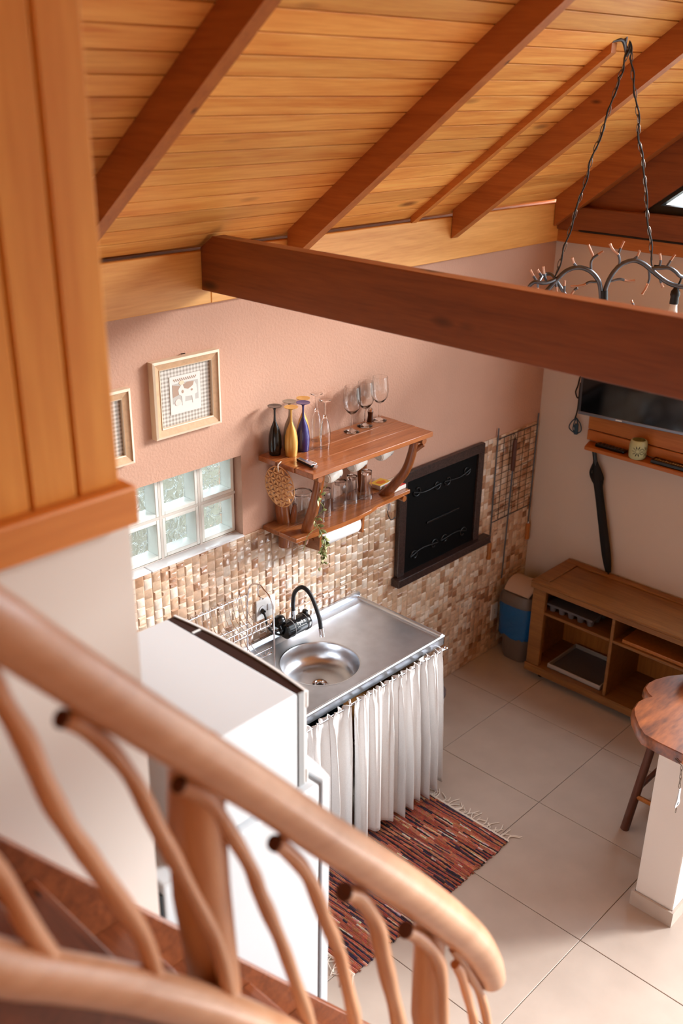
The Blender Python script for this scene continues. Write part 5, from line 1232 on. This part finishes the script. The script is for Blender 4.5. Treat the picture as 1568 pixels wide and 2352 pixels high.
# ---------------------------------------------------------------- branch chandelier
H = Vector((-1.225, -0.968, 3.405)); NH = Vector((math.sin(YAW), math.cos(YAW), 0))
CH = thing('chandelier', 'wrought iron branch chandelier with copper twigs on two chains', 'chandelier', tuple(H))
def cp(X, Y, off=0.0): return at_plane(1180+X/4.041, 540+Y/4.041, H+NH*off, NH)
def cq(X, Y, off=0.0): return at_plane(1180+X/3.361, 60+Y/3.361, H+NH*off, NH)
mb = MB(); mb.tube(smooth_curve([H+Vector((0, 0, 0.02)), H+Vector((0.0, 0, -0.015)), H+Vector((0.012, -0.012, -0.03)), H+Vector((0.006, -0.006, -0.045))], 5), 0.006, 8)
mb.tube(smooth_curve([H+Vector((-0.06, 0.02, 0.0)), H+Vector((-0.03, 0.0, 0.004)), H+Vector((0.0, 0, -0.02)), H+Vector((0.01, -0.005, -0.05))], 5), 0.006, 8); mb.build('ceiling_hook', 'iron_grey', CH)
LC = [cq(*q) for q in ((893, 120), (860, 250), (820, 380), (795, 450), (700, 750), (600, 1020), (540, 1230), (440, 1540), (380, 1740), (318, 1935))]
RC = [cq(*q) for q in ((893, 120), (905, 260), (920, 420), (955, 680), (965, 900), (1000, 1080), (1020, 1380), (1050, 1650), (1068, 1850))]
for C_ in (LC, RC):
    P = smooth_curve(C_, 14); mb = MB(); acc = 0; k = 0; L0 = 0.034
    dist = [0]
    for i in range(1, len(P)): dist.append(dist[-1]+(P[i]-P[i-1]).length)
    s = 0.0
    while s+L0 < dist[-1]:
        def pt(x_):
            for i in range(1, len(P)):
                if dist[i] >= x_: return P[i-1]+(P[i]-P[i-1])*((x_-dist[i-1])/max(1e-9, dist[i]-dist[i-1]))
            return P[-1]
        a, b = pt(s), pt(s+L0); d_ = (b-a).normalized(); sd = (d_.cross(NH) if k % 2 else NH.copy()).normalized(); c_ = (a+b)/2
        mb.tube([c_+d_*(0.020*math.cos(2*PI*q/10))+sd*(0.0065*math.sin(2*PI*q/10)) for q in range(10)], 0.0018, 5, closed=True)
        s += L0*0.95; k += 1
    mb.build('chain', 'chain_metal', CH)
    mb = MB(); mb.tube([p_+NH*-0.006+RT*(0.0045*math.sin(i*0.33)) for i, p_ in enumerate(P)], 0.0030, 8); mb.build('flex_cable', 'cable_black', CH)
ARMS = [([(250, 560), (310, 510), (400, 410), (490, 330), (600, 300), (700, 330), (770, 400), (800, 480), (812, 640)], 0), ([(838, 640), (842, 530), (870, 440), (920, 350), (1000, 270), (1110, 235), (1200, 265), (1280, 330), (1380, 410), (1470, 460), (1568, 480), (1660, 470), (1740, 420)], 0),
        ([(1280, 310), (1360, 305), (1440, 305), (1500, 340), (1540, 380), (1600, 392)], -.02), ([(385, 410), (330, 435), (270, 445), (215, 435), (180, 440), (140, 480), (110, 560)], -.03), ([(380, 400), (350, 368), (310, 360), (265, 378), (232, 430)], .05), ([(388, 415), (430, 480), (470, 545), (500, 600)], .03)]
for pts, off in ARMS:
    P = smooth_curve([cp(X, Y, off*math.sin(PI*i/(len(pts)-1))) for i, (X, Y) in enumerate(pts)], 6); mb = MB(); mb.tube(P, 0.0095 if off == 0 else 0.0075, 12); mb.build('arm', 'iron_grey', CH)
mb = MB(); mb.tube([cp(826, 520), cp(822, 1000)], 0.013, 14); mb.tube([cp(832, 515), cp(832, 610)], 0.017, 14); mb.build('centre_stem', 'black_iron', CH)
TW = [[(585, 295), (555, 260), (540, 210)], [(715, 325), (715, 250), (735, 205), (715, 150), (690, 90)], [(735, 210), (780, 180), (830, 150)], [(775, 435), (700, 435), (640, 465), (525, 478)], [(590, 490), (560, 510), (530, 555)], [(975, 295), (980, 230), (965, 180), (920, 140), (888, 80)], [(968, 180), (990, 120), (1020, 55)], [(890, 430), (980, 408), (1050, 425), (1120, 422)], [(1110, 225), (1145, 195), (1168, 142)], [(1250, 320), (1255, 400), (1230, 480), (1188, 550)], [(1355, 405), (1365, 440), (1380, 485)], [(1350, 290), (1362, 230), (1352, 170)], [(1420, 290), (1455, 235), (1495, 178)], [(215, 435), (180, 380), (150, 322)], [(300, 430), (280, 360), (272, 290)], [(255, 385), (235, 350), (215, 320)], [(220, 445), (222, 510)], [(388, 415), (392, 480), (400, 540)], [(465, 540), (468, 470), (472, 420)], [(1115, 670), (1100, 630), (1088, 605)]]
for i, q in enumerate(TW):
    P = smooth_curve([cp(X, Y, 0.012*math.sin(i*2.1)*(k/len(q))) for k, (X, Y) in enumerate(q)], 5); n = len(P); h = max(2, n//2)
    mb = MB(); mb.tube(P[:h+1], 0.0052, 8); tw = mb.build('twig', 'iron_grey', CH)
    mb = MB(); mb.tube(P[h:], [0.0050]*(n-h-1)+[0.0058], 8); mb.build('copper_tip', 'copper', tw)
mb = MB(); mb.tube([cp(1115, 670), cp(1130, 760), cp(1000, 900), cp(822, 960)], 0.0075, 10); mb.build('arm', 'iron_grey', CH)
mb = MB(); mb.tube(smooth_curve([cp(1070, 1600-1600+255), cp(1300, 285), cp(1440, 300), cp(1545, 385), cp(1520, 480)], 6)[6:], 0.0042, 8); mb.build('bulb_flex', 'cable_black', CH)
bt, bb = cp(1510, 485), cp(1493, 735); ax = Vector((0, 0, -1)); b0 = cp(1503, 495)
mb = MB(); mb.lathe([(0, 0.006), (0.008, 0.004), (0.018, -0.012), (0.020, -0.026), (0.017, -0.034), (0.018, -0.062), (0.0, -0.062)], b0, 20); so = mb.build('bulb_socket', 'black_iron', CH)
mb = MB(); mb.lathe([(0, -0.06), (0.014, -0.06), (0.0155, -0.075), (0.020, -0.105), (0.029, -0.112), (0.029, -0.124), (0.0, -0.126)], b0, 24); mb.build('bulb', 'bulb_white', so)

# pieces too small to pick apart singly
for o in bpy.data.objects:
    if o.type == 'MESH' and o.parent and o.name.split('.')[0] in ('petals', 'wires', 'weave', 'chain', 'buttons', 'printed_dot', 'painted_piercing'): o['kind'] = 'stuff'
